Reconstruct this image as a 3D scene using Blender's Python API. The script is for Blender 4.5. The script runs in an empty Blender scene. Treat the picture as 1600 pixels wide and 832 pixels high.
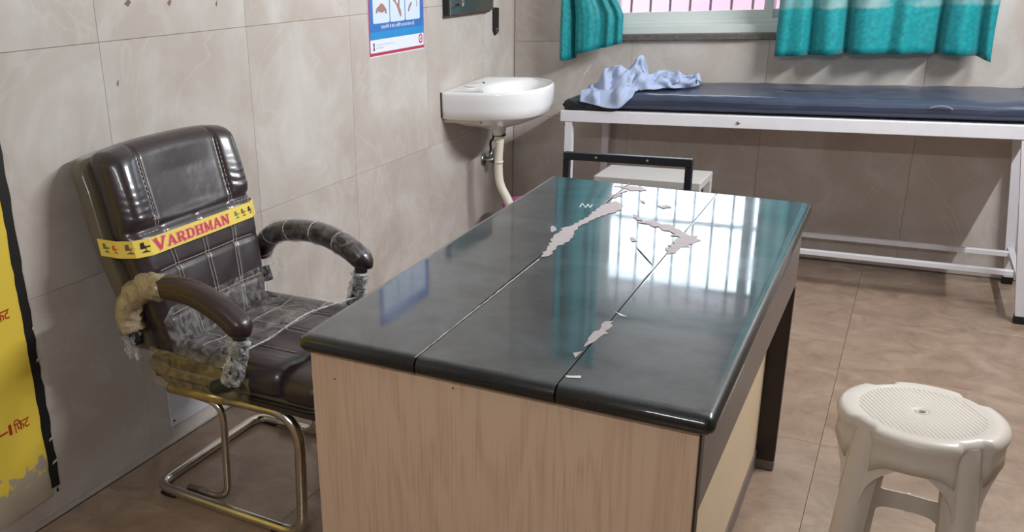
import bpy, bmesh, math, random
from mathutils import Vector, Matrix, noise as mnoise
sc = bpy.context.scene
col = sc.collection
PI = math.pi

# ------------------------------------------------------------------ camera
cam_data = bpy.data.cameras.new('camera'); cam = bpy.data.objects.new('camera', cam_data); col.objects.link(cam)
_pt, _ro, _yw = math.radians(18.66981206), math.radians(-2.92567145), math.radians(-33.27167488)
fw = Vector((math.sin(_yw)*math.cos(_pt), math.cos(_yw)*math.cos(_pt), -math.sin(_pt)))
rt = Vector((math.cos(_yw), -math.sin(_yw), 0)); up = rt.cross(fw)
r2 = math.cos(_ro)*rt + math.sin(_ro)*up; u2 = -math.sin(_ro)*rt + math.cos(_ro)*up
M = Matrix((r2, u2, -fw)).transposed().to_4x4(); M.translation = Vector((0, 0, 1.38))
cam.matrix_world = M
cam_data.sensor_width = 36; cam_data.lens = 1368.427*36/1600
cam_data.shift_x = (800-544.29)/1600; cam_data.shift_y = (435.60-416)/1600
cam_data.clip_start = .02
sc.camera = cam

# ------------------------------------------------------------------ world, sun, exposure
world = bpy.data.worlds.new('sky'); sc.world = world; world.use_nodes = True
wn = world.node_tree.nodes; wl = world.node_tree.links; wn.clear()
wo = wn.new('ShaderNodeOutputWorld'); wb = wn.new('ShaderNodeBackground')
wb.inputs[0].default_value = (.80, .885, 1.0, 1); wb.inputs['Strength'].default_value = 7.0      # overcast sky
wl.new(wb.outputs[0], wo.inputs[0])
sun_d = bpy.data.lights.new('sun', 'SUN'); sun_d.energy = 1.0; sun_d.angle = .01; sun_d.color = (1, .95, .88)
sun = bpy.data.objects.new('sun', sun_d); col.objects.link(sun)
sun.rotation_euler = Vector((.62, -.75, 1.15)).to_track_quat('Z', 'Y').to_euler()
sun.location = (6, -8, 12)
vs = sc.view_settings; vs.view_transform = 'Standard'; vs.look = 'None'; vs.gamma = 1; vs.use_curve_mapping = False
vs.exposure = 0.0
TUBE_MAIN, TUBE_FILL = 86.0, 27.0       # watts of the two fluorescent tubes

# ------------------------------------------------------------------ materials
def lin(c):
    return tuple(((v/255)/12.92 if v/255 <= .04045 else ((v/255+.055)/1.055)**2.4) for v in c)
def mat(name, rgb, rough=.5, metal=0., coat=0., spec=.5, bump=0., bscale=30., var=0., vscale=8., trans=0.):
    m = bpy.data.materials.new(name); m.use_nodes = True
    n = m.node_tree.nodes; l = m.node_tree.links; b = n['Principled BSDF']
    c = lin(rgb)
    b.inputs['Base Color'].default_value = (*c, 1); b.inputs['Roughness'].default_value = rough
    b.inputs['Metallic'].default_value = metal; b.inputs['Coat Weight'].default_value = coat
    b.inputs['Coat Roughness'].default_value = .12
    b.inputs['Specular IOR Level'].default_value = spec
    b.inputs['Transmission Weight'].default_value = trans
    tc = n.new('ShaderNodeTexCoord')
    if var:
        nz = n.new('ShaderNodeTexNoise'); nz.inputs['Scale'].default_value = vscale; nz.inputs['Detail'].default_value = 5
        l.new(tc.outputs['Object'], nz.inputs['Vector'])
        mr = n.new('ShaderNodeMapRange'); mr.inputs[1].default_value = .3; mr.inputs[2].default_value = .7
        mr.inputs[3].default_value = 1-var; mr.inputs[4].default_value = 1+var
        l.new(nz.outputs['Fac'], mr.inputs[0])
        mx = n.new('ShaderNodeMix'); mx.data_type = 'RGBA'; mx.blend_type = 'MULTIPLY'; mx.inputs[0].default_value = 1
        mx.inputs[6].default_value = (*c, 1); l.new(mr.outputs[0], mx.inputs[7]); l.new(mx.outputs[2], b.inputs['Base Color'])
    if bump:
        nb = n.new('ShaderNodeTexNoise'); nb.inputs['Scale'].default_value = bscale; nb.inputs['Detail'].default_value = 4
        l.new(tc.outputs['Object'], nb.inputs['Vector'])
        bp = n.new('ShaderNodeBump'); bp.inputs['Strength'].default_value = bump; bp.inputs['Distance'].default_value = .01
        l.new(nb.outputs['Fac'], bp.inputs['Height']); l.new(bp.outputs[0], b.inputs['Normal'])
    return m

def tile_mat(name, base, light, dark, rough, scale=1.0, vein=.35):
    m = bpy.data.materials.new(name); m.use_nodes = True
    n = m.node_tree.nodes; l = m.node_tree.links; b = n['Principled BSDF']
    b.inputs['Roughness'].default_value = rough
    tc = n.new('ShaderNodeTexCoord'); oi = n.new('ShaderNodeObjectInfo')
    mul = n.new('ShaderNodeVectorMath'); mul.operation = 'SCALE'; mul.inputs[3].default_value = 37.0
    cx = n.new('ShaderNodeCombineXYZ')
    for i in range(3): l.new(oi.outputs['Random'], cx.inputs[i])
    l.new(cx.outputs[0], mul.inputs[0])
    add = n.new('ShaderNodeVectorMath'); l.new(tc.outputs['Object'], add.inputs[0]); l.new(mul.outputs[0], add.inputs[1])
    n1 = n.new('ShaderNodeTexNoise'); n1.inputs['Scale'].default_value = 3.2*scale; n1.inputs['Detail'].default_value = 7; n1.inputs['Roughness'].default_value = .62
    n1.inputs['Distortion'].default_value = .8
    l.new(add.outputs[0], n1.inputs['Vector'])
    cr = n.new('ShaderNodeValToRGB'); e = cr.color_ramp.elements
    e[0].position = .3; e[0].color = (*lin(dark), 1); e[1].position = .72; e[1].color = (*lin(light), 1)
    k = cr.color_ramp.elements.new(.5); k.color = (*lin(base), 1)
    l.new(n1.outputs['Fac'], cr.inputs[0])
    # thin pale veins
    n2 = n.new('ShaderNodeTexNoise'); n2.inputs['Scale'].default_value = 2.1*scale; n2.inputs['Detail'].default_value = 6; n2.inputs['Distortion'].default_value = 1.6
    l.new(add.outputs[0], n2.inputs['Vector'])
    sb = n.new('ShaderNodeMath'); sb.operation = 'SUBTRACT'; sb.inputs[1].default_value = .52; l.new(n2.outputs['Fac'], sb.inputs[0])
    ab = n.new('ShaderNodeMath'); ab.operation = 'ABSOLUTE'; l.new(sb.outputs[0], ab.inputs[0])
    mr = n.new('ShaderNodeMapRange'); mr.inputs[1].default_value = 0; mr.inputs[2].default_value = .022; mr.inputs[3].default_value = vein; mr.inputs[4].default_value = 0
    l.new(ab.outputs[0], mr.inputs[0])
    mx = n.new('ShaderNodeMix'); mx.data_type = 'RGBA'; l.new(mr.outputs[0], mx.inputs[0]); l.new(cr.outputs[0], mx.inputs[6]); mx.inputs[7].default_value = (*lin(light), 1)
    l.new(mx.outputs[2], b.inputs['Base Color'])
    return m

def wood_mat():
    m = bpy.data.materials.new('oak_laminate'); m.use_nodes = True
    n = m.node_tree.nodes; l = m.node_tree.links; b = n['Principled BSDF']; b.inputs['Roughness'].default_value = .42
    tc = n.new('ShaderNodeTexCoord'); mp = n.new('ShaderNodeMapping'); mp.inputs['Scale'].default_value = (9, 9, .9)
    l.new(tc.outputs['Object'], mp.inputs[0])
    nz = n.new('ShaderNodeTexNoise'); nz.inputs['Scale'].default_value = 1.0; nz.inputs['Detail'].default_value = 3; nz.inputs['Distortion'].default_value = .6
    l.new(mp.outputs[0], nz.inputs['Vector'])
    ml = n.new('ShaderNodeMath'); ml.operation = 'MULTIPLY'; ml.inputs[1].default_value = 55; l.new(nz.outputs['Fac'], ml.inputs[0])
    sn = n.new('ShaderNodeMath'); sn.operation = 'SINE'; l.new(ml.outputs[0], sn.inputs[0])
    mp2 = n.new('ShaderNodeMapping'); mp2.inputs['Scale'].default_value = (260, 260, 6); l.new(tc.outputs['Object'], mp2.inputs[0])
    fine = n.new('ShaderNodeTexNoise'); fine.inputs['Scale'].default_value = 1; fine.inputs['Detail'].default_value = 2; l.new(mp2.outputs[0], fine.inputs['Vector'])
    mr = n.new('ShaderNodeMapRange'); mr.inputs[1].default_value = -1; mr.inputs[2].default_value = 1; mr.inputs[3].default_value = .36; mr.inputs[4].default_value = .62
    l.new(sn.outputs[0], mr.inputs[0])
    av = n.new('ShaderNodeMath'); av.operation = 'MULTIPLY_ADD'; av.inputs[1].default_value = .9; l.new(fine.outputs['Fac'], av.inputs[0]); l.new(mr.outputs[0], av.inputs[2])
    cr = n.new('ShaderNodeValToRGB'); e = cr.color_ramp.elements
    e[0].position = .55; e[0].color = (*lin((190, 157, 132)), 1); e[1].position = 1.0; e[1].color = (*lin((212, 182, 157)), 1)
    l.new(av.outputs[0], cr.inputs[0]); l.new(cr.outputs[0], b.inputs['Base Color'])
    return m

def granite_mat():
    m = bpy.data.materials.new('black_granite'); m.use_nodes = True
    n = m.node_tree.nodes; l = m.node_tree.links; b = n['Principled BSDF']
    tc = n.new('ShaderNodeTexCoord')
    sp = n.new('ShaderNodeTexNoise'); sp.inputs['Scale'].default_value = 420; sp.inputs['Detail'].default_value = 2; l.new(tc.outputs['Object'], sp.inputs['Vector'])
    du = n.new('ShaderNodeTexNoise'); du.inputs['Scale'].default_value = 7; du.inputs['Detail'].default_value = 7; du.inputs['Roughness'].default_value = .68; du.inputs['Distortion'].default_value = .5
    l.new(tc.outputs['Object'], du.inputs['Vector'])
    c1 = n.new('ShaderNodeValToRGB'); e = c1.color_ramp.elements
    e[0].position = .42; e[0].color = (*lin((12, 14, 15)), 1); e[1].position = .72; e[1].color = (*lin((34, 38, 40)), 1)
    l.new(sp.outputs['Fac'], c1.inputs[0])
    d1 = n.new('ShaderNodeMapRange'); d1.inputs[1].default_value = .38; d1.inputs[2].default_value = .75; d1.inputs[3].default_value = 0.10; d1.inputs[4].default_value = .5
    l.new(du.outputs['Fac'], d1.inputs[0])
    mx = n.new('ShaderNodeMix'); mx.data_type = 'RGBA'; l.new(d1.outputs[0], mx.inputs[0]); l.new(c1.outputs[0], mx.inputs[6]); mx.inputs[7].default_value = (*lin((100, 112, 124)), 1)
    l.new(mx.outputs[2], b.inputs['Base Color'])
    ge = n.new('ShaderNodeNewGeometry'); sz = n.new('ShaderNodeSeparateXYZ'); l.new(ge.outputs['Normal'], sz.inputs[0])   # dust lies on the level top only
    up_ = n.new('ShaderNodeMapRange'); up_.inputs[1].default_value = .75; up_.inputs[2].default_value = .98; l.new(sz.outputs[2], up_.inputs[0])
    dm = n.new('ShaderNodeMath'); dm.operation = 'MULTIPLY'; l.new(d1.outputs[0], dm.inputs[0]); l.new(up_.outputs[0], dm.inputs[1]); l.new(dm.outputs[0], mx.inputs[0])
    r1 = n.new('ShaderNodeMapRange'); r1.inputs[1].default_value = .35; r1.inputs[2].default_value = .75; r1.inputs[3].default_value = .03; r1.inputs[4].default_value = .10
    l.new(du.outputs['Fac'], r1.inputs[0]); l.new(r1.outputs[0], b.inputs['Coat Roughness']); b.inputs['Coat Weight'].default_value = 1; b.inputs['Coat IOR'].default_value = 1.55; b.inputs['Roughness'].default_value = .34; b.inputs['Specular IOR Level'].default_value = .22
    return m

def film_mat(name, tint, fac, bump=.6, bscale=45, milky=.12):
    m = bpy.data.materials.new(name); m.use_nodes = True
    n = m.node_tree.nodes; l = m.node_tree.links; n.clear()
    o = n.new('ShaderNodeOutputMaterial'); t = n.new('ShaderNodeBsdfTransparent'); g = n.new('ShaderNodeBsdfPrincipled')
    g.inputs['Base Color'].default_value = (*lin(tint), 1); g.inputs['Roughness'].default_value = .12; g.inputs['Specular IOR Level'].default_value = 1.0
    tc = n.new('ShaderNodeTexCoord'); nz = n.new('ShaderNodeTexNoise'); nz.inputs['Scale'].default_value = bscale; nz.inputs['Detail'].default_value = 3; nz.inputs['Distortion'].default_value = 1.5
    l.new(tc.outputs['Object'], nz.inputs['Vector'])
    bp = n.new('ShaderNodeBump'); bp.inputs['Strength'].default_value = bump; bp.inputs['Distance'].default_value = .01
    l.new(nz.outputs['Fac'], bp.inputs['Height']); l.new(bp.outputs[0], g.inputs['Normal'])
    mr = n.new('ShaderNodeMapRange'); mr.inputs[1].default_value = .35; mr.inputs[2].default_value = .75; mr.inputs[3].default_value = fac-milky; mr.inputs[4].default_value = fac+milky
    l.new(nz.outputs['Fac'], mr.inputs[0])
    mx = n.new('ShaderNodeMixShader'); l.new(mr.outputs[0], mx.inputs[0]); l.new(t.outputs[0], mx.inputs[1]); l.new(g.outputs[0], mx.inputs[2]); l.new(mx.outputs[0], o.inputs[0])
    return m

def emit_mat(name, rgb, s):
    m = bpy.data.materials.new(name); m.use_nodes = True
    n = m.node_tree.nodes; l = m.node_tree.links; n.clear()
    o = n.new('ShaderNodeOutputMaterial'); e = n.new('ShaderNodeEmission'); e.inputs[0].default_value = (*lin(rgb), 1); e.inputs[1].default_value = s
    l.new(e.outputs[0], o.inputs[0]); return m

def glass_mat():
    m = bpy.data.materials.new('window_glass'); m.use_nodes = True
    n = m.node_tree.nodes; l = m.node_tree.links; n.clear()
    o = n.new('ShaderNodeOutputMaterial'); t = n.new('ShaderNodeBsdfTransparent'); g = n.new('ShaderNodeBsdfGlossy'); g.inputs['Roughness'].default_value = .02
    t.inputs[0].default_value = (.93, .96, .95, 1)
    f = n.new('ShaderNodeFresnel'); f.inputs[0].default_value = 1.45
    mx = n.new('ShaderNodeMixShader'); l.new(f.outputs[0], mx.inputs[0]); l.new(t.outputs[0], mx.inputs[1]); l.new(g.outputs[0], mx.inputs[2]); l.new(mx.outputs[0], o.inputs[0])
    return m

def curtain_mat(name, band):
    m = bpy.data.materials.new(name); m.use_nodes = True
    n = m.node_tree.nodes; l = m.node_tree.links; b = n['Principled BSDF']; b.inputs['Roughness'].default_value = .55
    b.inputs['Sheen Weight'].default_value = .2
    tc = n.new('ShaderNodeTexCoord'); nz = n.new('ShaderNodeTexNoise'); nz.inputs['Scale'].default_value = 60; nz.inputs['Detail'].default_value = 5
    l.new(tc.outputs['Object'], nz.inputs['Vector'])
    cr = n.new('ShaderNodeValToRGB'); e = cr.color_ramp.elements
    e[0].position = .3; e[0].color = (*lin((0, 130, 138)), 1); e[1].position = .75; e[1].color = (*lin((6, 166, 172)), 1)
    l.new(nz.outputs['Fac'], cr.inputs[0]); last = cr.outputs[0]
    if band:      # woven pale band across the cloth
        sx = n.new('ShaderNodeSeparateXYZ'); l.new(tc.outputs['Object'], sx.inputs[0])
        n2 = n.new('ShaderNodeTexNoise'); n2.inputs['Scale'].default_value = 9; n2.inputs['Detail'].default_value = 4; l.new(tc.outputs['Object'], n2.inputs['Vector'])
        ad = n.new('ShaderNodeMath'); ad.operation = 'MULTIPLY_ADD'; ad.inputs[1].default_value = .03; l.new(n2.outputs['Fac'], ad.inputs[0]); l.new(sx.outputs[2], ad.inputs[2])
        mr = n.new('ShaderNodeMapRange'); mr.inputs[1].default_value = 1.182; mr.inputs[2].default_value = 1.195; l.new(ad.outputs[0], mr.inputs[0])
        m2 = n.new('ShaderNodeMapRange'); m2.inputs[1].default_value = .35; m2.inputs[2].default_value = .6; m2.inputs[3].default_value = .05; m2.inputs[4].default_value = .75; l.new(n2.outputs['Fac'], m2.inputs[0])
        m3 = n.new('ShaderNodeMath'); m3.operation = 'MULTIPLY'; l.new(mr.outputs[0], m3.inputs[0]); l.new(m2.outputs[0], m3.inputs[1])
        mx = n.new('ShaderNodeMix'); mx.data_type = 'RGBA'; l.new(m3.outputs[0], mx.inputs[0]); l.new(last, mx.inputs[6]); mx.inputs[7].default_value = (*lin((165, 190, 188)), 1)
        last = mx.outputs[2]
    l.new(last, b.inputs['Base Color'])
    tr = n.new('ShaderNodeBsdfTranslucent'); l.new(last, tr.inputs[0]); ms = n.new('ShaderNodeMixShader'); ms.inputs[0].default_value = .18
    out = n['Material Output']; l.new(b.outputs[0], ms.inputs[1]); l.new(tr.outputs[0], ms.inputs[2]); l.new(ms.outputs[0], out.inputs[0])
    return m

def chart_mat():       # yellow paint flaking off towards the skirting
    m = bpy.data.materials.new('yellow_chart_paint'); m.use_nodes = True
    n = m.node_tree.nodes; l = m.node_tree.links; b = n['Principled BSDF']; b.inputs['Roughness'].default_value = .45
    tc = n.new('ShaderNodeTexCoord'); sx = n.new('ShaderNodeSeparateXYZ'); l.new(tc.outputs['Object'], sx.inputs[0])
    nz = n.new('ShaderNodeTexNoise'); nz.inputs['Scale'].default_value = 26; nz.inputs['Detail'].default_value = 6; l.new(tc.outputs['Object'], nz.inputs['Vector'])
    ad = n.new('ShaderNodeMath'); ad.operation = 'MULTIPLY_ADD'; ad.inputs[1].default_value = -.36; l.new(nz.outputs['Fac'], ad.inputs[0]); l.new(sx.outputs[2], ad.inputs[2])
    mr = n.new('ShaderNodeMapRange'); mr.inputs[1].default_value = -.01; mr.inputs[2].default_value = .008; l.new(ad.outputs[0], mr.inputs[0])
    mx = n.new('ShaderNodeMix'); mx.data_type = 'RGBA'; l.new(mr.outputs[0], mx.inputs[0]); mx.inputs[6].default_value = (*lin((172, 158, 140)), 1); mx.inputs[7].default_value = (*lin((232, 202, 74)), 1)
    l.new(mx.outputs[2], b.inputs['Base Color']); return m

WALL = tile_mat('beige_wall_tile', (189, 180, 173), (204, 198, 193), (180, 168, 158), .3, 1.0, .4)
FLOOR = tile_mat('brown_floor_tile', (152, 129, 112), (172, 148, 129), (136, 114, 99), .2, 2.2, .22)
GROUT = mat('grout', (182, 171, 162), .8)
FGROUT = mat('floor_grout', (140, 120, 106), .8)
PLASTER = mat('white_ceiling_paint', (214, 212, 206), .8, var=.03)
CREAMWALL = mat('cream_wall_paint', (176, 165, 152), .6, var=.04)
WOOD = wood_mat(); GRANITE = granite_mat()
GREYLAM = mat('grey_laminate', (112, 100, 94), .4, var=.04)
CREAMLAM = mat('cream_laminate', (224, 200, 168), .4, var=.03)
DARKLAM = mat('wenge_laminate', (38, 26, 24), .38, var=.25, vscale=40)
BLACK = mat('black_plastic', (18, 18, 18), .4)
BLACKPAINT = mat('black_paint', (16, 15, 15), .55)
LEATHER = mat('brown_leatherette', (52, 38, 41), .36, coat=.25, bump=.10, bscale=220)
LEATHERW = mat('wrapped_leatherette', (50, 39, 43), .36, coat=.4, bump=.10, bscale=26)
THREAD = mat('stitching_thread', (190, 176, 166), .6)
SHELL = mat('olive_back_shell', (98, 88, 74), .3, coat=.5, bump=.2, bscale=14)
CHROME = mat('chrome', (214, 208, 198), .2, metal=1, var=.12, vscale=14)
BRASSY = mat('yellowed_film_tube', (196, 170, 104), .3, metal=.6)
FILM = film_mat('clear_film', (215, 212, 208), .16, .7, 30, .14)
CRINKLE = film_mat('crinkled_film', (226, 226, 226), .5, 1.0, 50, .34)
YTAPE = film_mat('yellowed_tape', (186, 168, 138), .78, .8, 34, .15)
TAPEY = mat('yellow_tape', (240, 212, 96), .3, coat=.3)
TAPER = mat('red_print', (198, 44, 66), .5)
TAPEP = mat('pink_print', (236, 160, 140), .5)
INKB = mat('black_print', (30, 24, 26), .5); INKBR = mat('brown_print', (120, 84, 62), .5); INKO = mat('orange_print', (214, 96, 48), .5); INKG = mat('green_print', (96, 124, 84), .5)
PLASTIC = mat('cream_plastic', (206, 196, 186), .32, var=.02)
PLASTICD = mat('stained_plastic_hole', (96, 66, 50), .5)
WHITEMETAL = mat('white_enamel', (222, 220, 226), .4, var=.03, vscale=20)
REXINE = mat('navy_rexine', (54, 62, 82), .29, bump=.18, bscale=18, var=.1)
REXINEB = mat('black_rexine', (16, 16, 20), .45, bump=.3, bscale=30)
CERAMIC = mat('white_ceramic', (238, 238, 240), .08, coat=.5)
PIPE = mat('white_pvc', (226, 220, 206), .4)
STAIN = mat('dark_sealant', (46, 34, 30), .7)
BEIGEP = mat('grubby_plaster', (196, 178, 160), .7, var=.1)
STEEL = mat('brushed_steel', (164, 168, 166), .3, metal=1, var=.1)
PAPER = mat('poster_paper', (226, 230, 242), .35)
BLUE = mat('poster_blue', (44, 112, 186), .35); BLUE2 = mat('poster_blue_light', (36, 138, 204), .35); RED = mat('poster_red', (176, 48, 76), .4); SKIN = mat('poster_brown', (160, 118, 108), .4)
PALEBLUE = mat('poster_card', (206, 220, 242), .35)
CLOTH = mat('pale_blue_cotton', (160, 173, 202), .8, bump=.1, bscale=160)
BOXM = mat('white_box_plastic', (192, 188, 186), .45)
IRON = mat('black_iron', (36, 38, 46), .4)
PINK = mat('pink_plastic', (206, 110, 170), .35)
UPVC = mat('white_window_frame', (206, 214, 212), .35)
SILL = mat('grey_granite_sill', (98, 92, 88), .4, var=.4, vscale=160)
GLASS = glass_mat()
CURT = curtain_mat('teal_curtain', False); CURTB = curtain_mat('teal_curtain_banded', True)
CHART = chart_mat()
REDINK = mat('red_paint', (178, 42, 30), .5)
PLATE = mat('white_cover_plate', (206, 204, 210), .35)
PINKWALL = mat('pink_exterior_paint', (206, 140, 152), .8, var=.05, vscale=2)
PALEWALL = mat('white_exterior_paint', (238, 236, 240), .8, var=.03)
GREYWALL = mat('slate_exterior_paint', (120, 122, 150), .8, var=.08)
GROUND = mat('concrete_ground', (150, 142, 132), .9, var=.1)
CHIP = mat('dried_paint_residue', (172, 162, 164), .75, var=.06, vscale=60)
CHIPW = mat('white_scratch', (214, 216, 216), .7)
LEAF = mat('dark_leaf', (52, 84, 60), .6, var=.2)

# ------------------------------------------------------------------ helpers
def link(o, parent=None):
    col.objects.link(o)
    if parent: o.parent = parent
    return o
def mesh_obj(name, verts, faces, m, parent=None, smooth=False, loc=None):
    me = bpy.data.meshes.new(name); me.from_pydata([tuple(v) for v in verts], [], faces); me.update()
    bm = bmesh.new(); bm.from_mesh(me); bmesh.ops.recalc_face_normals(bm, faces=bm.faces); bm.to_mesh(me); bm.free()
    me.materials.append(m)
    if smooth:
        for p in me.polygons: p.use_smooth = True
    o = bpy.data.objects.new(name, me)
    if loc: o.location = loc
    return link(o, parent)
def bm_obj(name, bm, m, parent=None, smooth=False):
    bmesh.ops.recalc_face_normals(bm, faces=bm.faces)
    me = bpy.data.meshes.new(name); bm.to_mesh(me); bm.free(); me.materials.append(m)
    if smooth:
        for p in me.polygons: p.use_smooth = True
    return link(bpy.data.objects.new(name, me), parent)
def add_box(bm, lo, hi, bev=0., seg=2):
    r = bmesh.ops.create_cube(bm, size=1)
    for v in r['verts']:
        for i in range(3): v.co[i] = lo[i]+(v.co[i]+.5)*(hi[i]-lo[i])
    if bev:
        es = list({e for v in r['verts'] for e in v.link_edges})
        bmesh.ops.bevel(bm, geom=es, offset=bev, segments=seg, affect='EDGES', profile=.5)
def box(name, lo, hi, m, parent=None, bev=0., seg=2):
    bm = bmesh.new(); add_box(bm, lo, hi, bev, seg); return bm_obj(name, bm, m, parent, smooth=False)
def thing(name, label, cat, loc=(0, 0, 0), group=None, rz=0):
    o = bpy.data.objects.new(name, None); o.empty_display_size = .1; o.location = loc; o.rotation_euler = (0, 0, rz); link(o)
    return tag(o, label, cat, group)
def tag(o, label, cat, group=None):
    o['label'] = label; o['category'] = cat
    if group: o['group'] = group
    return o
def struct(o): o['kind'] = 'structure'; return o
def fillet(pts, r, n=6):
    pts = [Vector(p) for p in pts]; out = [pts[0]]
    for i in range(1, len(pts)-1):
        a, b, c = pts[i-1], pts[i], pts[i+1]
        d1, d2 = (a-b), (c-b); rr = min(r, d1.length*.49, d2.length*.49)
        p, q = b+d1.normalized()*rr, b+d2.normalized()*rr
        for k in range(n+1):
            t = k/n; out.append(p*(1-t)**2+b*2*t*(1-t)+q*t*t)
    out.append(pts[-1]); return out
def catmull(pts, n=8):
    P = [Vector(p) for p in pts]; P = [P[0]*2-P[1]]+P+[P[-1]*2-P[-2]]; out = []
    for i in range(1, len(P)-2):
        for k in range(n):
            t = k/n; a, b, c, d = P[i-1:i+3]
            out.append(.5*((2*b)+(c-a)*t+(2*a-5*b+4*c-d)*t*t+(3*b-a-3*c+d)*t**3))
    out.append(P[-2]); return out
def sweep(path, sec, up=Vector((0, 0, 1)), closed_caps=True):
    """sec(i, s, ang)->(a,b) offsets; returns verts, faces. parallel transport frame"""
    n = len(path); V = []; F = []
    tan = [(path[min(i+1, n-1)]-path[max(i-1, 0)]).normalized() for i in range(n)]
    t0 = tan[0]; ref = up if abs(t0.dot(up)) < .95 else Vector((1, 0, 0))
    nrm = (ref-t0*ref.dot(t0)).normalized()
    S = None
    for i in range(n):
        nrm = (nrm-tan[i]*nrm.dot(tan[i])).normalized(); bi = tan[i].cross(nrm)
        pts = sec(i/(n-1)); S = len(pts)
        for a, b in pts: V.append(path[i]+bi*a+nrm*b)
    for i in range(n-1):
        for k in range(S):
            F.append((i*S+k, i*S+(k+1) % S, (i+1)*S+(k+1) % S, (i+1)*S+k))
    if closed_caps: F.append(tuple(range(S-1, -1, -1))); F.append(tuple((n-1)*S+k for k in range(S)))
    return V, F
def circ(r, n=12, r2=None):
    r2 = r2 or r
    return [(r*math.cos(2*PI*k/n), r2*math.sin(2*PI*k/n)) for k in range(n)]
def tube(name, path, r, m, parent=None, n=12, r2=None, up=Vector((0, 0, 1))):
    s = circ(r, n, r2); V, F = sweep([Vector(p) for p in path], lambda t: s, up)
    return mesh_obj(name, V, F, m, parent, True)
def sqtube(name, path, w, h, m, parent=None):
    s = [(-w/2, -h/2), (w/2, -h/2), (w/2, h/2), (-w/2, h/2)]; V, F = sweep([Vector(p) for p in path], lambda t: s)
    return mesh_obj(name, V, F, m, parent)
def lathe(name, prof, m, parent=None, n=32, loc=(0, 0, 0)):
    V = []; F = []
    for r, z in prof:
        for k in range(n): V.append((loc[0]+r*math.cos(2*PI*k/n), loc[1]+r*math.sin(2*PI*k/n), loc[2]+z))
    for i in range(len(prof)-1):
        for k in range(n): F.append((i*n+k, i*n+(k+1) % n, (i+1)*n+(k+1) % n, (i+1)*n+k))
    F.append(tuple(range(n))); F.append(tuple((len(prof)-1)*n+k for k in range(n)))
    return mesh_obj(name, V, F, m, parent, True)
def prism(name, poly, mapf, d0, d1, m, parent=None):
    """extrude 2-D polygon through depth d0..d1, mapf(u,v,d)->xyz"""
    n = len(poly); V = [mapf(u, v, d0) for u, v in poly]+[mapf(u, v, d1) for u, v in poly]
    F = [tuple(range(n-1, -1, -1)), tuple(range(n, 2*n))]+[(i, (i+1) % n, n+(i+1) % n, n+i) for i in range(n)]
    return mesh_obj(name, V, F, m, parent)
def text_obj(name, body, size, m, mapf, parent=None, offset=0., extrude=.0006, align='LEFT', shear=0., spacing=1.):
    cu = bpy.data.curves.new('text', 'FONT'); cu.body = body; cu.size = size; cu.offset = offset; cu.extrude = extrude; cu.align_x = align; cu.shear = shear; cu.space_character = spacing
    cu.resolution_u = 3
    o = bpy.data.objects.new('text', cu); col.objects.link(o)
    dg = bpy.context.evaluated_depsgraph_get(); me = bpy.data.meshes.new_from_object(o.evaluated_get(dg))
    bpy.data.objects.remove(o)
    for v in me.vertices: v.co = Vector(mapf(v.co.x, v.co.y, v.co.z))
    me.name = name; me.materials.clear(); me.materials.append(m); me.update()
    return link(bpy.data.objects.new(name, me), parent)
def rrect(u0, v0, u1, v1, r, n=4):
    P = []
    for cx, cy, a in ((u1-r, v1-r, 0), (u0+r, v1-r, 90), (u0+r, v0+r, 180), (u1-r, v0+r, 270)):
        for k in range(n+1):
            t = math.radians(a+90*k/n); P.append((cx+r*math.cos(t), cy+r*math.sin(t)))
    return P
nz = lambda x, y, z=0., s=1.: mnoise.noise(Vector((x*s, y*s, z*s)))

XW, YB, XR, YN, ZC = -1.87, 4.60, 2.6, -1.35, 3.0       # room faces

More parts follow.
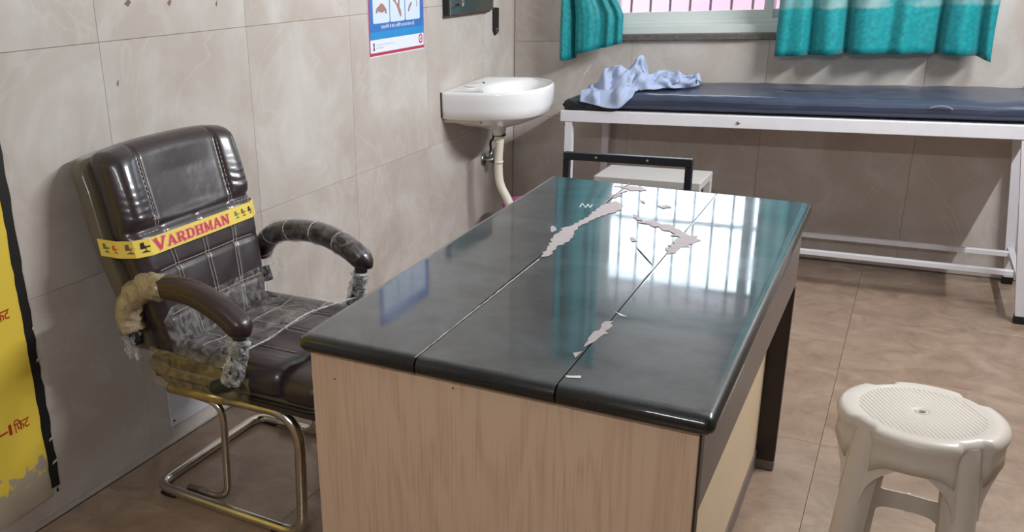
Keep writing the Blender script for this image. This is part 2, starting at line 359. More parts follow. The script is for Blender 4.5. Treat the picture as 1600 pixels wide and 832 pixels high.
# ------------------------------------------------------------------ room shell
def tile_field(parent, axis, face, sign, u0, u1, v0, v1, pu, pv, ou, ov, m, holes=(), th=.008, gap=.0010, name='wall_tile'):
    """tiles as separate meshes standing proud of a backing; axis 0: u=y v=z, axis 1: u=x v=z, axis 2: u=x v=y"""
    cache = {}
    def cuts(a, b, p, o):
        k = math.ceil((a-o)/p-1e-6); c = [a]
        while o+k*p < b-1e-6:
            if o+k*p > a+1e-6: c.append(o+k*p)
            k += 1
        return c+[b]
    rects = [(a, b, c, d) for a, b in zip(cuts(u0, u1, pu, ou), cuts(u0, u1, pu, ou)[1:]) for c, d in zip(cuts(v0, v1, pv, ov), cuts(v0, v1, pv, ov)[1:])]
    for (ha, hb, hc, hd) in holes:
        nr = []
        for (a, b, c, d) in rects:
            if b <= ha or a >= hb or d <= hc or c >= hd: nr.append((a, b, c, d)); continue
            if c < hc: nr.append((a, b, c, hc))
            if d > hd: nr.append((a, b, hd, d))
            c2, d2 = max(c, hc), min(d, hd)
            if a < ha: nr.append((a, ha, c2, d2))
            if b > hb: nr.append((hb, b, c2, d2))
        rects = nr
    for (a, b, c, d) in rects:
        w, h = b-a-gap, d-c-gap
        if w < .01 or h < .01: continue
        key = (round(w, 4), round(h, 4))
        if key not in cache:
            bm = bmesh.new(); e = .0006
            def P(u, v, t): return {0: (t, u, v), 1: (u, t, v), 2: (u, v, t)}[axis]
            q = [bm.verts.new(P(x*w/2, y*h/2, -sign*th)) for x, y in ((-1, -1), (1, -1), (1, 1), (-1, 1))]
            q2 = [bm.verts.new(P(x*(w/2), y*(h/2), -sign*e)) for x, y in ((-1, -1), (1, -1), (1, 1), (-1, 1))]
            q3 = [bm.verts.new(P(x*(w/2-e), y*(h/2-e), 0)) for x, y in ((-1, -1), (1, -1), (1, 1), (-1, 1))]
            for A, B in ((q, q2), (q2, q3)):
                for i in range(4): bm.faces.new((A[i], A[(i+1) % 4], B[(i+1) % 4], B[i]))
            bm.faces.new(q3); bm.faces.new(q[::-1]); bmesh.ops.recalc_face_normals(bm, faces=bm.faces)
            me = bpy.data.meshes.new(name); bm.to_mesh(me); bm.free(); me.materials.append(m); cache[key] = me
        o = bpy.data.objects.new(name, cache[key]); cu, cv = (a+b)/2, (c+d)/2
        o.location = {0: (face, cu, cv), 1: (cu, face, cv), 2: (cu, cv, face)}[axis]
        link(o, parent)

TH = .008
fl = struct(box('floor', (XW-.15, YN-.15, -.12), (XR+.15, YB+.15, -TH), FGROUT))
tile_field(fl, 2, 0.0, 1, XW, XR, YN, YB, .6, .6, -.105, .29, FLOOR, name='floor_tile')
lw = struct(box('wall_left', (XW-.15, YN-.15, -.005), (XW-TH, YB+.15, ZC), GROUT))
tile_field(lw, 0, XW, 1, YN, YB-.001, 0.002, ZC-.002, .63, .62, 1.69, .64, WALL)
WX0, WX1, WZ0, WZ1 = -1.42, -.02, 1.065, 1.98          # window opening
bw = struct(bpy.data.objects.new('wall_back', None)); bw = None
bm = bmesh.new()
for lo, hi in (((XW-.001, YB+TH, -.005), (WX0, YB+.2, ZC)), ((WX1, YB+TH, -.005), (XR, YB+.2, ZC)), ((WX0, YB+TH, -.005), (WX1, YB+.2, WZ0-.03)), ((WX0, YB+TH, WZ1), (WX1, YB+.2, ZC))):
    add_box(bm, lo, hi)
bw = struct(bm_obj('wall_back', bm, GROUT))
tile_field(bw, 1, YB, -1, XW+.001, XR-.001, 0.002, ZC-.002, .63, .62, -1.24, .64, WALL, holes=[(WX0, WX1, WZ0-.03, WZ1)])
struct(box('wall_right', (XR, YN-.15, -.005), (XR+.15, YB+.2, ZC), CREAMWALL))
struct(box('wall_near', (XW, YN-.15, -.005), (XR, YN, ZC), CREAMWALL))
struct(box('ceiling', (XW-.15, YN-.15, ZC), (XR+.15, YB+.2, ZC+.15), PLASTER))

# window: white sliding frame, panes, outside bars, granite sill
win = struct(thing('window_1', '', '')); del win['label']; del win['category']
yF0, yF1 = YB+.07, YB+.15
bm = bmesh.new()
add_box(bm, (WX0, yF0, WZ0), (WX1, yF1, WZ0+.045)); add_box(bm, (WX0, yF0, WZ1-.045), (WX1, yF1, WZ1))
add_box(bm, (WX0, yF0, WZ0+.045), (WX0+.045, yF1, WZ1-.045)); add_box(bm, (WX1-.045, yF0, WZ0+.045), (WX1, yF1, WZ1-.045))
add_box(bm, (WX0+.045, yF0-.002, WZ0+.045), (WX1-.045, yF0+.012, WZ0+.06))
bm_obj('window_frame', bm, UPVC, win)
xm = -.64
def sash(x0, x1, y):
    bm = bmesh.new(); s = .04; z0, z1 = WZ0+.046, WZ1-.046
    add_box(bm, (x0, y, z0), (x1, y+.024, z0+.055)); add_box(bm, (x0, y, z1-s), (x1, y+.024, z1))
    add_box(bm, (x0, y, z0+.055), (x0+s, y+.024, z1-s)); add_box(bm, (x1-s, y, z0+.055), (x1, y+.024, z1-s))
    o = bm_obj('window_sash', bm, UPVC, win)
    box('pane', (x0+s-.004, y+.009, z0+.051), (x1-s+.004, y+.014, z1-s+.004), GLASS, o)
sash(WX0+.046, xm+.02, yF0+.015); sash(xm-.02, WX1-.046, yF0+.045)
for k in range(14):
    x = -1.4+.0965*k
    if x < WX1: tube('window_bar', [(x, YB+.18, WZ0), (x, YB+.18, WZ1)], .006, mat('bar_paint', (120, 112, 124), .5) if k == 0 else bpy.data.materials['bar_paint'], win, 8)
for z in (1.43, 1.80): box('window_cross_bar', (WX0, YB+.187, z-.012), (WX1, YB+.192, z+.012), bpy.data.materials['bar_paint'], win)
box('window_sill', (WX0-.05, YB-.022, WZ0-.0295), (WX1+.05, YB+.2, WZ0-.001), SILL, win, .003)
box('sill_upstand', (WX0+.001, yF0-.05, WZ0-.0005), (WX1-.001, yF0-.001, WZ0+.038), UPVC, win, .002)

# ------------------------------------------------------------------ outside the window
gr = struct(box('trim_1', (-9, YB+.25, -.4), (9, 16, -.15), GROUND)); gr.name = 'outdoor_ground'
nb = thing('boundary_wall', 'pink painted wall outside seen low through the barred window', 'wall', (0, 7.0, -.15))
box('pink_wall', (-8, 0, 0), (8, .2, 1.72), PINKWALL, nb); box('coping', (-8, -.03, 1.72), (8, .23, 1.78), PALEWALL, nb)
struct(box('trim_2', (WX0-.25, YB+.2, 2.0), (WX1+.25, YB+.75, 2.08), PALEWALL)).name = 'window_sunshade'
# ------------------------------------------------------------------ curtains
def curtain(name, x0, x1, zt, hem, folds, m, label, seed, taper=0.):
    t = thing(name, label, 'curtain', (0, 0, 0), 'teal window curtains')
    N, R = int((x1-x0)/.0045), 46; V = []; F = []; rnd = random.Random(seed)
    for j in range(R+1):
        f = j/R
        for i in range(N+1):
            u = i/N; zb = hem(u); z = zb+(zt-zb)*f; x = x0+(x1-taper*min(1, max(0, (z-1.17)/.12))-x0)*u
            amp = .046*(1-.35*f); y = 0
            for (c, w, a) in folds: y += a*math.exp(-((u-c-.02*math.sin(3*f+c*9)*(1-f))/w)**2)
            y = YB-.105-amp*y+.005*nz(u*9, f*3, seed)+.0012*math.sin(u*70+3*f)
            V.append((x+.006*nz(f*4, u*3, seed+9), min(y, YB-.03), z+.003*nz(u*14, seed)))
    for j in range(R):
        for i in range(N): F.append((j*(N+1)+i, j*(N+1)+i+1, (j+1)*(N+1)+i+1, (j+1)*(N+1)+i))
    o = mesh_obj('cloth_panel', V, F, m, t, True); md = o.modifiers.new('thickness', 'SOLIDIFY'); md.thickness = .0025; md.offset = 0
    # rings on the rod
    for k in range(6):
        x = x0+(x1-x0)*(k+.5)/6
        path = [(x, YB-.105+.019*math.cos(a), zt+.02+.019*math.sin(a)) for a in [2*PI*q/14 for q in range(14)]]
        tube('curtain_ring', path+path[:1], .0025, CHROME, t, 6)
    return t
curtain('curtain', -1.575, -1.262, 2.235, lambda u: .968+.062*min(1, max(0, (u-.12)/.88)) - .02*(u < .25) + .0*u, [(.05, .05, .7), (.2, .03, -1.2), (.45, .2, .9), (.78, .06, .6), (.93, .05, .5)], CURT, 'short teal curtain left of the window, folded in narrow gathers', 3, .07)
curtain('curtain', -.568, .235, 2.235, lambda u: .968+.012*math.sin(u*3.1)-.022*max(0, (u-.93)/.07), [(.02, .03, .5), (.1, .07, .7), (.15, .02, -.9), (.24, .05, .8), (.30, .04, .4), (.345, .022, -1.3), (.46, .09, .9), (.56, .03, -.15), (.62, .05, .7), (.755, .02, -1.3), (.84, .06, .8), (.93, .02, -.9), (.97, .03, .5)], CURTB, 'wide teal curtain right of the window with a pale woven band', 5)
rod = thing('curtain_rod', 'thin steel curtain rod above the window carrying both teal curtains', 'curtain rod', (0, 0, 0))
tube('rod', [(-1.72, YB-.105, 2.255), (.36, YB-.105, 2.255)], .009, CHROME, rod)
for x in (-1.70, .34): box('rod_bracket', (x-.012, YB-.085, 2.24), (x+.012, YB, 2.27), CHROME, rod, .003)

# ------------------------------------------------------------------ fluorescent tubes
def tube_light(name, loc, rz, watts, label):
    t = thing(name, label, 'light', loc, None, rz)      # local: tube along x, wall on -y
    box('batten', (-.63, -.045, -.025), (.63, -.0, .025), WHITEMETAL, t, .004)
    tube('glass_tube', [(-.6, .03, 0), (.6, .03, 0)], .013, emit_mat('tube_glow', (255, 255, 255), 14), t, 12)
    for s in (-1, 1): box('tube_holder', (s*.615-.012, .0, -.02), (s*.615+.012, .048, .02), WHITEMETAL, t, .003)
    d = bpy.data.lights.new('tube_lamp', 'AREA'); d.shape = 'RECTANGLE'; d.size = 1.2; d.size_y = .03; d.energy = watts; d.color = (.94, .975, 1)
    l_ = bpy.data.objects.new('tube_lamp', d); link(l_, t); l_.location = (0, .046, -.004); l_.rotation_euler = (math.radians(70), 0, 0)
    d.spread = PI
    return t
def emit_area_dir(t): pass
tl = tube_light('tube_light', (.93, 3.15, 2.25), PI/2, TUBE_MAIN, 'white fluorescent tube batten hung from the ceiling beside the bed')
for x in (-.4, .4): tube('hanger', [(x, -.02, .0255), (x, -.02, ZC-2.25-.001)], .006, WHITEMETAL, tl, 8)
tube_light('tube_light', (-.15, YN+.046, 2.35), 0, TUBE_FILL, 'white fluorescent tube batten on the wall behind the camera')

# ------------------------------------------------------------------ desk
desk = thing('office_desk', 'wood laminate office desk topped with three black granite slabs', 'desk', (-.58, 1.95, 0))
D = Vector((.58, -1.95, 0))
def slab(nl, nr, fl_, fr, z0, z1, bull_l, bull_r):
    """quad slab with bull-nosed outer edges; corners in plan near-left, near-right, far-right, far-left"""
    P = [Vector((*nl, 0)), Vector((*nr, 0)), Vector((*fr, 0)), Vector((*fl_, 0))]
    prof = []
    h = z1-z0; K = 12
    for k in range(K+1):
        a = -PI/2+PI*k/K; prof.append((math.cos(a)*h*.5, (math.sin(a)*.5+.5)*h))
    prof = [(prof[0][0]-.005, 0)]+prof+[(prof[-1][0]-.005, h)]
    bull = [True, bull_r, True, bull_l]          # near, right, far, left
    def rounded(ins):
        out = []
        c = (P[0]+P[1]+P[2]+P[3])/4
        lines = []
        for i in range(4):
            a, b = P[i], P[(i+1) % 4]; d = (b-a).normalized(); n_ = Vector((d.y, -d.x, 0))
            k = (.02-ins) if bull[i] else (.003 if ins < -.001 else 0)
            lines.append((a-n_*k, d))
        for i in range(4):
            (a, d1), (b, d2) = lines[i-1], lines[i]
            den = d1.x*d2.y-d1.y*d2.x; t = ((b.x-a.x)*d2.y-(b.y-a.y)*d2.x)/den
            out.append(a+d1*t)
        # round outer corners a little
        res = []
        for i in range(4):
            rr = .016 if (bull[i-1] and bull[i]) else .0015
            p, q, r = out[i-1], out[i], out[(i+1) % 4]
            A, B = q+(p-q).normalized()*rr, q+(r-q).normalized()*rr
            for k in range(4):
                t = k/3; res.append(A*(1-t)**2+q*2*t*(1-t)+B*t*t)
        return res
    V = []; F = []; n = 16
    for ins, z in prof:
        for p in rounded(ins): V.append((p.x+D.x, p.y+D.y, z0+z))
    for i in range(len(prof)-1):
        for k in range(n): F.append((i*n+k, i*n+(k+1) % n, (i+1)*n+(k+1) % n, (i+1)*n+k))
    F.append(tuple(range(n))); F.append(tuple((len(prof)-1)*n+k for k in range(n)))
    o = mesh_obj('granite_slab', V, F, GRANITE, desk, True); o.data.set_sharp_from_angle(angle=math.radians(40)); return o
ZT = .75; g = .0014
s1 = slab((-.938, 1.235), (-.683-g, 1.235), (-.978, 2.74), (-.711-g, 2.700), .712, ZT, True, False)
s2 = slab((-.683+g, 1.235), (-.427-g, 1.235), (-.711+g, 2.700), (-.450-g, 2.672), .712, ZT-.0006, False, False)
s3 = slab((-.427+g, 1.235), (-.183, 1.235), (-.450+g, 2.672), (-.198, 2.640), .712, ZT, False, True)
def dbox(name, lo, hi, m, bev=0.0015):
    return box(name, (lo[0]+D.x, lo[1]+D.y, lo[2]), (hi[0]+D.x, hi[1]+D.y, hi[2]), m, desk, bev, 1)
sp_ = dbox('side_panel', (-.925, 1.262, .002), (-.208, 1.284, .711), WOOD)
box('edge_band', (-.2075+D.x, 1.261+D.y, .002), (-.2045+D.x, 1.285+D.y, .711), DARKLAM, sp_)
for px, pz in ((-.871, .66), (-.62, .695)):
    tube('screw_cap', [(px+D.x, 1.2622+D.y, pz), (px+D.x, 1.2612+D.y, pz)], .0016, DARKLAM, sp_, 10)
dbox('apron', (-.224, 1.286, .555), (-.206, 2.50, .711), GREYLAM)
dbox('modesty_panel', (-.272, 1.286, .06), (-.254, 2.464, .711), CREAMLAM)
dbox('kick_strip', (-.275, 1.286, .002), (-.250, 2.464, .0595), GREYLAM)
dbox('end_panel', (-.925, 2.465, .03), (-.204, 2.487, .554), DARKLAM)
dbox('end_panel_top', (-.925, 2.465, .5545), (-.2255, 2.487, .711), DARKLAM)
dbox('panel_foot', (-.925, 2.463, .001), (-.204, 2.489, .0295), GREYLAM)
dbox('rear_rail', (-.925, 1.285, .63), (-.907, 2.464, .711), WOOD)
# dried adhesive left along the joints and scratches on the slabs
def patch(pts, m=CHIP, seed=0, jag=.006, z=ZT+.0003, name='paint_residue', th=.0006):
    rnd = random.Random(seed); P = []
    n = len(pts)
    for i in range(n):
        a, b = Vector(pts[i]), Vector(pts[(i+1) % n])
        k = max(1, int((b-a).length/.012))
        for q in range(k):
            p = a.lerp(b, q/k); P.append((p.x+rnd.uniform(-jag, jag), p.y+rnd.uniform(-jag, jag)))
    o = prism(name, P, lambda u, v, d: (u+D.x, v+D.y, d), z, z+th, m, desk); o['kind'] = 'stuff' if False else 'part'
    del o['kind']; return o
patch([(-.691, 1.868), (-.703, 1.952), (-.723, 2.064), (-.729, 2.139), (-.715, 2.172), (-.704, 2.26), (-.71, 2.393), (-.69, 2.46), (-.655, 2.425), (-.645, 2.361), (-.672, 2.29), (-.683, 2.233), (-.694, 2.16), (-.685, 2.099), (-.672, 2.023), (-.685, 1.977), (-.678, 1.895)], seed=1, jag=.005)
patch([(-.762, 2.126), (-.758, 2.147), (-.736, 2.11), (-.741, 2.088)], seed=2, jag=.003)
patch([(-.743, 2.640), (-.707, 2.668), (-.663, 2.655), (-.642, 2.619), (-.684, 2.603)], seed=3)
patch([(-.72, 2.50), (-.700, 2.60), (-.69, 2.60), (-.700, 2.50)], seed=14)
patch([(-.567, 2.266), (-.552, 2.286), (-.493, 2.263), (-.453, 2.214), (-.413, 2.181), (-.398, 2.145), (-.409, 2.094), (-.424, 2.049), (-.435, 2.017), (-.45, 2.049), (-.441, 2.139), (-.479, 2.203), (-.529, 2.248)], seed=4, jag=.008)
patch([(-.605, 2.336), (-.581, 2.309), (-.565, 2.281), (-.579, 2.282)], seed=5, jag=.003)
patch([(-.571, 2.447), (-.541, 2.466), (-.527, 2.441), (-.548, 2.425)], seed=6, jag=.004)
patch([(-.633, 2.503), (-.611, 2.487), (-.598, 2.452), (-.617, 2.476)], seed=7, jag=.003)
patch([(-.549, 2.112), (-.539, 2.116), (-.528, 2.091), (-.537, 2.081)], seed=8, jag=.002)
patch([(-.516, 2.043), (-.446, 1.918), (-.443, 1.912), (-.512, 2.035)], seed=9, jag=.002)
patch([(-.437, 1.41), (-.444, 1.455), (-.440, 1.50), (-.441, 1.545), (-.427, 1.551), (-.420, 1.49), (-.430, 1.428)], seed=10, jag=.004)
patch([(-.438, 1.603), (-.409, 1.585), (-.422, 1.586)], CHIPW, 11, .001)
patch([(-.426, 1.284), (-.403, 1.295), (-.4, 1.286), (-.422, 1.278)], CHIPW, 12, .001)
patch([(-.445, 1.377), (-.433, 1.391), (-.434, 1.36)], CHIP, 13, .001)
for (a, b) in (((-.759, 2.358), (-.766, 2.403)), ((-.766, 2.403), (-.742, 2.357)), ((-.742, 2.357), (-.749, 2.401)), ((-.749, 2.401), (-.731, 2.361)), ((-.731, 2.361), (-.736, 2.399))):
    patch([a, (a[0]+.0025, a[1]), (b[0]+.0025, b[1]), b], CHIPW, 1, .0003, name='scratch')
patch([(-.6838, 1.24), (-.6812, 1.24), (-.687, 1.86), (-.6905, 1.86)], CHIP, 20, .0009, name='joint_filler')
patch([(-.710, 2.42), (-.7075, 2.42), (-.7103, 2.69), (-.7125, 2.69)], CHIP, 21, .0006, name='joint_filler')

# ------------------------------------------------------------------ office chair
OC = Vector((-1.40, 1.775, 0))
chair = thing('office_chair', 'brown leatherette visitor chair in clear wrapping with a yellow printed band around its back', 'chair', OC)
def roundbox(h, r, cuts, deform=None):
    bm = bmesh.new(); bmesh.ops.create_cube(bm, size=2); bmesh.ops.subdivide_edges(bm, edges=bm.edges[:], cuts=cuts, use_grid_fill=True)
    for v in bm.verts:
        # denser near edges
        q = Vector([h[i]*math.sin(v.co[i]*PI/2) if False else h[i]*v.co[i] for i in range(3)])
        inn = Vector([max(-(h[i]-r[i]), min(h[i]-r[i], q[i])) for i in range(3)])
        d = Vector([(q[i]-inn[i])/r[i] for i in range(3)])
        if d.length > 1e-9:
            d.normalize()
            q = inn+Vector([d[i]*r[i] for i in range(3)])
        v.co = deform(q) if deform else q
    return bm
def groove(t, w): return math.exp(-(t/w)**2)
HB = (.046, .252, .275)        # half depth, width, height of the back cushion
def bw_(z):                    # width factor along height (world z)
    return .80+.20*min(1, max(0, (z-.50)/.26))**.8
def back_x(z): return -.165-.30*(z-.5)-.10*(z-.72)**2
def back_front(y, z):          # relief of the front face
    w = abs(y); o = 0.
    o -= .10*y*y*1.0
    if z > .795:
        k = min(1, (z-.795)/.03)
        o += k*(.020*math.exp(-((w-.208)/.048)**2)-.010*math.exp(-(w/.12)**2)*min(1, (1.0-z)/.08 if z < 1 else 0))
        o -= .010*groove(w-.150-.02*(z-.8), .007)*k
        if w > .15: o += .0015*math.sin(z*330+y*40+2.5*nz(y*24, z*20))*math.exp(-((z-.85)/.045)**2)
    else:
        o += .008*math.exp(-((w-.2)/.05)**2)
        s = .135-.035*(.795-z)/.25
        for c in (-s, 0, s): o -= .004*groove(y-c, .005)
        for c in (.686, .572): o -= .004*groove(z-c, .005)
        o += .0022*abs(math.sin(PI*(y/s)))*abs(math.sin(PI*(z-.572)/.114))
    o -= .008*groove(z-.795, .007)
    return o
def back_def(q):
    z = .735+q.z; y = q.y*bw_(z); x = q.x+back_x(z)-.03
    f = min(1, max(0, (q.x+.01)/.05))
    if q.x > 0: x += back_front(y, z)*f
    z2 = z-.016*(abs(q.y)/.25)**3*max(0, (z-.9)/.1) if z > .9 else z
    return Vector((x, y, z2))
bm = roundbox(HB, (.04, .036, .036), 78, back_def); bm_obj('backrest_cushion', bm, LEATHERW, chair, True)
def shell_def(q):
    z = .725+q.z; y = q.y*bw_(z)
    z2 = z-.016*(abs(q.y)/.25)**3*max(0, (z-.9)/.1) if z > .9 else z
    return Vector((q.x+back_x(z)-.104, y, z2))
bm_obj('back_shell', roundbox((.030, .264, .264), (.014, .03, .03), 22, shell_def), SHELL, chair, True)
bm = bmesh.new()
def front_pt(y, z, o=.0012): return Vector((back_x(z)-.03+HB[0]+back_front(y, z)+o, y, z))
def seam(name, pts, off=.0022, r=.0011, parent=chair, dash=True):
    V = []; F = []
    for i in range(len(pts)-1):
        if dash and i % 3 == 2: continue
        v, f = sweep([pts[i], pts[i+1]], lambda t: circ(r, 5)); b = len(V); V += v; F += [tuple(k+b for k in q) for q in f]
    return V, F
SV, SF = [], []
def addseam(pts, dash=True, r=.0011):
    v, f = seam('', pts, dash=dash, r=r); b = len(SV); SV.extend(v); SF.extend(tuple(k+b for k in q) for q in f)
for sgn in (-1, 1):
    for o in (-.006, .006):
        addseam([front_pt(sgn*(.150+.02*(z-.8))+o, z) for z in [.80+.17*k/40 for k in range(41)]])
    addseam([front_pt(sgn*(.155+.07*k/14), .789) for k in range(15)])
    for o in (-.006, .006):
        addseam([front_pt(sgn*(.135-.035*(.795-z)/.25)+o, z) for z in [.50+.285*k/60 for k in range(61)]], False, .0008)
for o in (-.006, .006): addseam([front_pt(o, z) for z in [.50+.285*k/60 for k in range(61)]], False, .0008)
for zz in (.686, .572): addseam([front_pt(-.19+.38*k/60, zz+.006) for k in range(61)], False, .0008)
mesh_obj('stitching', SV, SF, THREAD, chair)

# seat
def seat_top(x, y):
    o = 0
    for c in (-.13, 0, .13): o -= .004*groove(y-c, .005)
    for c in (-.10, .02): o -= .004*groove(x-c, .005)
    return o
def seat_def(q):
    x, y, z = q.x+.0, q.y, q.z
    if z > 0: z += (seat_top(x-.03, y)+.012*(1-(y/.25)**2)-.004+.012*math.exp(-((abs(y)-.2)/.04)**2))*min(1, z/.03)
    return Vector((x-.03, y, z+.442))
bm_obj('seat_cushion', roundbox((.215, .248, .042), (.035, .035, .034), 60, seat_def), LEATHERW, chair, True)
def roll_def(q):
    return Vector((q.x+.235, q.y*(1+.02*q.x), q.z+.437+.006*math.cos(q.y*7)+.002*nz(q.x*30, q.y*14)))
bm_obj('front_bolster', roundbox((.068, .250, .042), (.042, .045, .038), 34, roll_def), LEATHER, chair, True)
pp = [(-.235, -.248, .402), (.30, -.248, .402), (.30, .248, .402), (-.235, .248, .402)]
tube('piping', fillet(pp, .05), .006, BLACK, chair, 8)
bm_obj('seat_base', roundbox((.266, .246, .026), (.03, .03, .014), 24, lambda q: Vector((q.x+.032, q.y, q.z+.397))), LEATHERW, chair, True)
bm_obj('seat_shell', roundbox((.15, .252, .030), (.04, .04, .02), 20, lambda q: Vector((q.x-.13, q.y, q.z+.412+.01*(q.x < -.05)))), SHELL, chair, True)
SV, SF = [], []
for c in (-.13, 0, .13):
    addseam([Vector((x-.03, c+.006, .442+.042+seat_top(x-.03, c+.006)+.012*(1-(c/.25)**2)-.004+.0015)) for x in [-.19+.37*k/40 for k in range(41)]], False, .0008)
for c in (-.10, .02):
    addseam([Vector((c+.006, y, .442+.042+seat_top(c+.006, y)+.012*(1-(y/.25)**2)-.004+.012*math.exp(-((abs(y)-.2)/.04)**2)+.0015)) for y in [-.21+.42*k/40 for k in range(41)]], False, .0008)
mesh_obj('stitching', SV, SF, THREAD, chair)

# armrests: padded hoop, frame post, wrapping
def L(p): return Vector((p[0]-OC.x, 0, p[1]))
def sleeve(name, path, r, m, parent, jag, seed, n=18, fold=0.):
    def gen():
        idx = [0]
        def sec(t):
            idx[0] += 1; out = []
            for k in range(n):
                a = 2*PI*k/n; rr = r*(1+jag*nz(math.cos(a)*1.3+seed, math.sin(a)*1.3, t*9)+fold*math.sin(t*34+2*a))
                out.append((rr*math.cos(a), rr*math.sin(a)))
            return out
        return sec
    V, F = sweep(path, gen()); return mesh_obj(name, V, F, m, parent, True)
ARM = [(-1.655, .50), (-1.672, .585), (-1.625, .652), (-1.54, .677), (-1.44, .676), (-1.355, .648), (-1.288, .606)]
POST = [(-1.300, .612), (-1.306, .565), (-1.322, .50), (-1.352, .452), (-1.40, .425)]
for sgn in (-1, 1):
    yy = sgn*.285
    off = Vector((0, yy, 0))
    hoop = catmull([L(p)+off for p in ARM], 10)
    pad0 = int(len(hoop)*.50) if sgn < 0 else int(len(hoop)*.16)
    padp = hoop[pad0:]
    npad = len(padp)
    def padsec(t):
        e = 1.0
        if t > .9: e = math.sqrt(max(.02, 1-((t-.9)/.1)**2))
        if t < .04: e = .8+.2*t/.04
        return [(.033*e*math.copysign(abs(math.cos(a))**.8, math.cos(a)), .031*e*math.copysign(abs(math.sin(a))**.8, math.sin(a))) for a in [2*PI*k/20 for k in range(20)]]
    # extend pad tip
    padp = padp+[padp[-1]+(padp[-1]-padp[-2]).normalized()*.012*k for k in range(1, 3)]
    V, F = sweep(padp, padsec); pad = mesh_obj('armrest_pad', V, F, LEATHER if sgn < 0 else LEATHERW, chair, True)
    if sgn < 0:
        sidepts = [p+Vector((0, -.0328, .004)) for p in padp[:-3]]
        tube('pad_seam', sidepts, .0009, mat('pad_thread', (96, 80, 82), .6), pad, 5)
    tube('arm_post', hoop[:6], .017, BLACK, chair, 12)
    post = catmull([L(p)+off*.985 for p in POST], 8)
    tube('arm_post', post, .019, mat('dark_post', (36, 44, 46), .45) if sgn < 0 else bpy.data.materials['dark_post'], chair, 12)
    sleeve('film_sleeve', post[6:24], .0245, CRINKLE, chair, .55, 3+sgn, 24, .05)
    if sgn < 0:
        sleeve('tape_sleeve', hoop[4:pad0+3], .0355, YTAPE, chair, .28, 7, 20, .04)
        # loose tail of wrapping below
        V, F = [], []
        for i in range(9):
            for j in range(7):
                V.append((-.30+.055*j/6+.006*nz(i*.6, j*.7, 2), -.29+.02*math.sin(j*1.7+i*.4), .46+.075*i/8-.012*abs(j-3)*(i == 0)*nz(j, 2)))
        for i in range(8):
            for j in range(6): F.append((i*7+j, i*7+j+1, i*7+j+8, i*7+j+7))
        mesh_obj('film_tail', V, F, CRINKLE, chair, True)
    else:
        sleeve('film_sleeve', hoop[5:-2], .0352, FILM, chair, .12, 11, 20, .03)
        for k in range(5):                       # edges of the spiral-wound film
            c = hoop[12+k*9] if 12+k*9 < len(hoop) else hoop[-1]; i = min(12+k*9, len(hoop)-3); tn = (hoop[i+1]-hoop[i-1]).normalized()
            nn = tn.cross(Vector((0, 1, 0))).normalized(); path = []
            for q in range(13):
                a = 2*PI*q/12; path.append(hoop[i]+Vector((0, 1, 0))*.0368*math.cos(a)+nn*.0348*math.sin(a)+tn*.016*math.cos(a+.6))
            tube('film_edge', path, .0016, CRINKLE, chair, 5)
# chrome cantilever frame
def W(x, y, z): return Vector((x-OC.x, y-OC.y, z))
yn, yf = 1.552, 2.035
fr = [W(-1.62, yn, .353), W(-1.185, yn, .371), W(-1.20, yn, .0155), W(-1.722, yn, .0155), W(-1.722, yf, .0155), W(-1.20, yf, .0155), W(-1.185, yf, .371), W(-1.62, yf, .353)]
P = [fr[0]]
for i, r in ((1, .10), (2, .07), (3, .055), (4, .055), (5, .07), (6, .10)):
    a, b, c = fr[i-1], fr[i], fr[i+1]; p, q = b+(a-b).normalized()*r, b+(c-b).normalized()*r
    for k in range(9): t = k/8; P.append(p*(1-t)**2+b*2*t*(1-t)+q*t*t)
P.append(fr[-1])
tube('frame_tube', P, .0148, CHROME, chair, 16)
for y in (yn, yf):
    pth = fillet([W(-1.62, y+.026*(1 if y < 1.8 else -1), .335), W(-1.458, y+.026*(1 if y < 1.8 else -1), .328), W(-1.472, y+.026*(1 if y < 1.8 else -1), .030), W(-1.62, y+.026*(1 if y < 1.8 else -1), .024)], .055, 8)
    tube('brace_tube', pth, .0105, CHROME, chair, 12)
    tube('yellowed_sleeve', [W(-1.615, y, .3535), W(-1.42, y, .3615)], .0158, BRASSY, chair, 14)
    for x in (-1.67, -1.27): bm_obj('floor_glide', roundbox((.028, .017, .006), (.006, .006, .004), 3, lambda q, x=x, y=y: Vector((q.x, q.y, q.z+.0062))+W(x, y, 0)), BLACK, chair, True)
for x in (-1.55, -1.32): box('cross_plate', (x-.02-OC.x, yn-OC.y, .3645), (x+.02-OC.x, yf-OC.y, .3695), BLACK, chair)
# the back leans slightly to one side
def lean(y, z): return y-.010-.075*(.98-z)
for o in chair.children:
    if o.name.split('.')[0] in ('backrest_cushion', 'back_shell') or o.name == 'stitching':
        for v in o.data.vertices: v.co.y = lean(v.co.y, v.co.z)
# clear film draped from the back over the rear of the seat
V, F = [], []
nu, nv = 34, 22
for j in range(nv+1):
    v = j/nv
    for i in range(nu+1):
        u = i/nu; y = -.262+.51*u; xe = -.135+.06*u+.02*math.sin(u*7)
        x0 = back_x(.56)+.024
        if v < .3: z = .60-.10*(v/.3); x = back_x(z)+.030-.02*abs(y)
        else:
            t = (v-.3)/.7; x = back_x(.5)+.02+(xe+.13-back_x(.5))*t; z = .507-.004*t+.006*math.sin(u*9+v*4)*(1-t)
        z += .004*nz(u*6, v*6, 1); yy = y
        if u < .06: z -= .03*(1-u/.06)
        V.append((x, yy, z))
for j in range(nv):
    for i in range(nu): F.append((j*(nu+1)+i, j*(nu+1)+i+1, (j+1)*(nu+1)+i+1, (j+1)*(nu+1)+i))
mesh_obj('seat_film', V, F, FILM, chair, True)
ed = [Vector(V[nv*(nu+1)+i])+Vector((0, 0, .001)) for i in range(nu+1)]
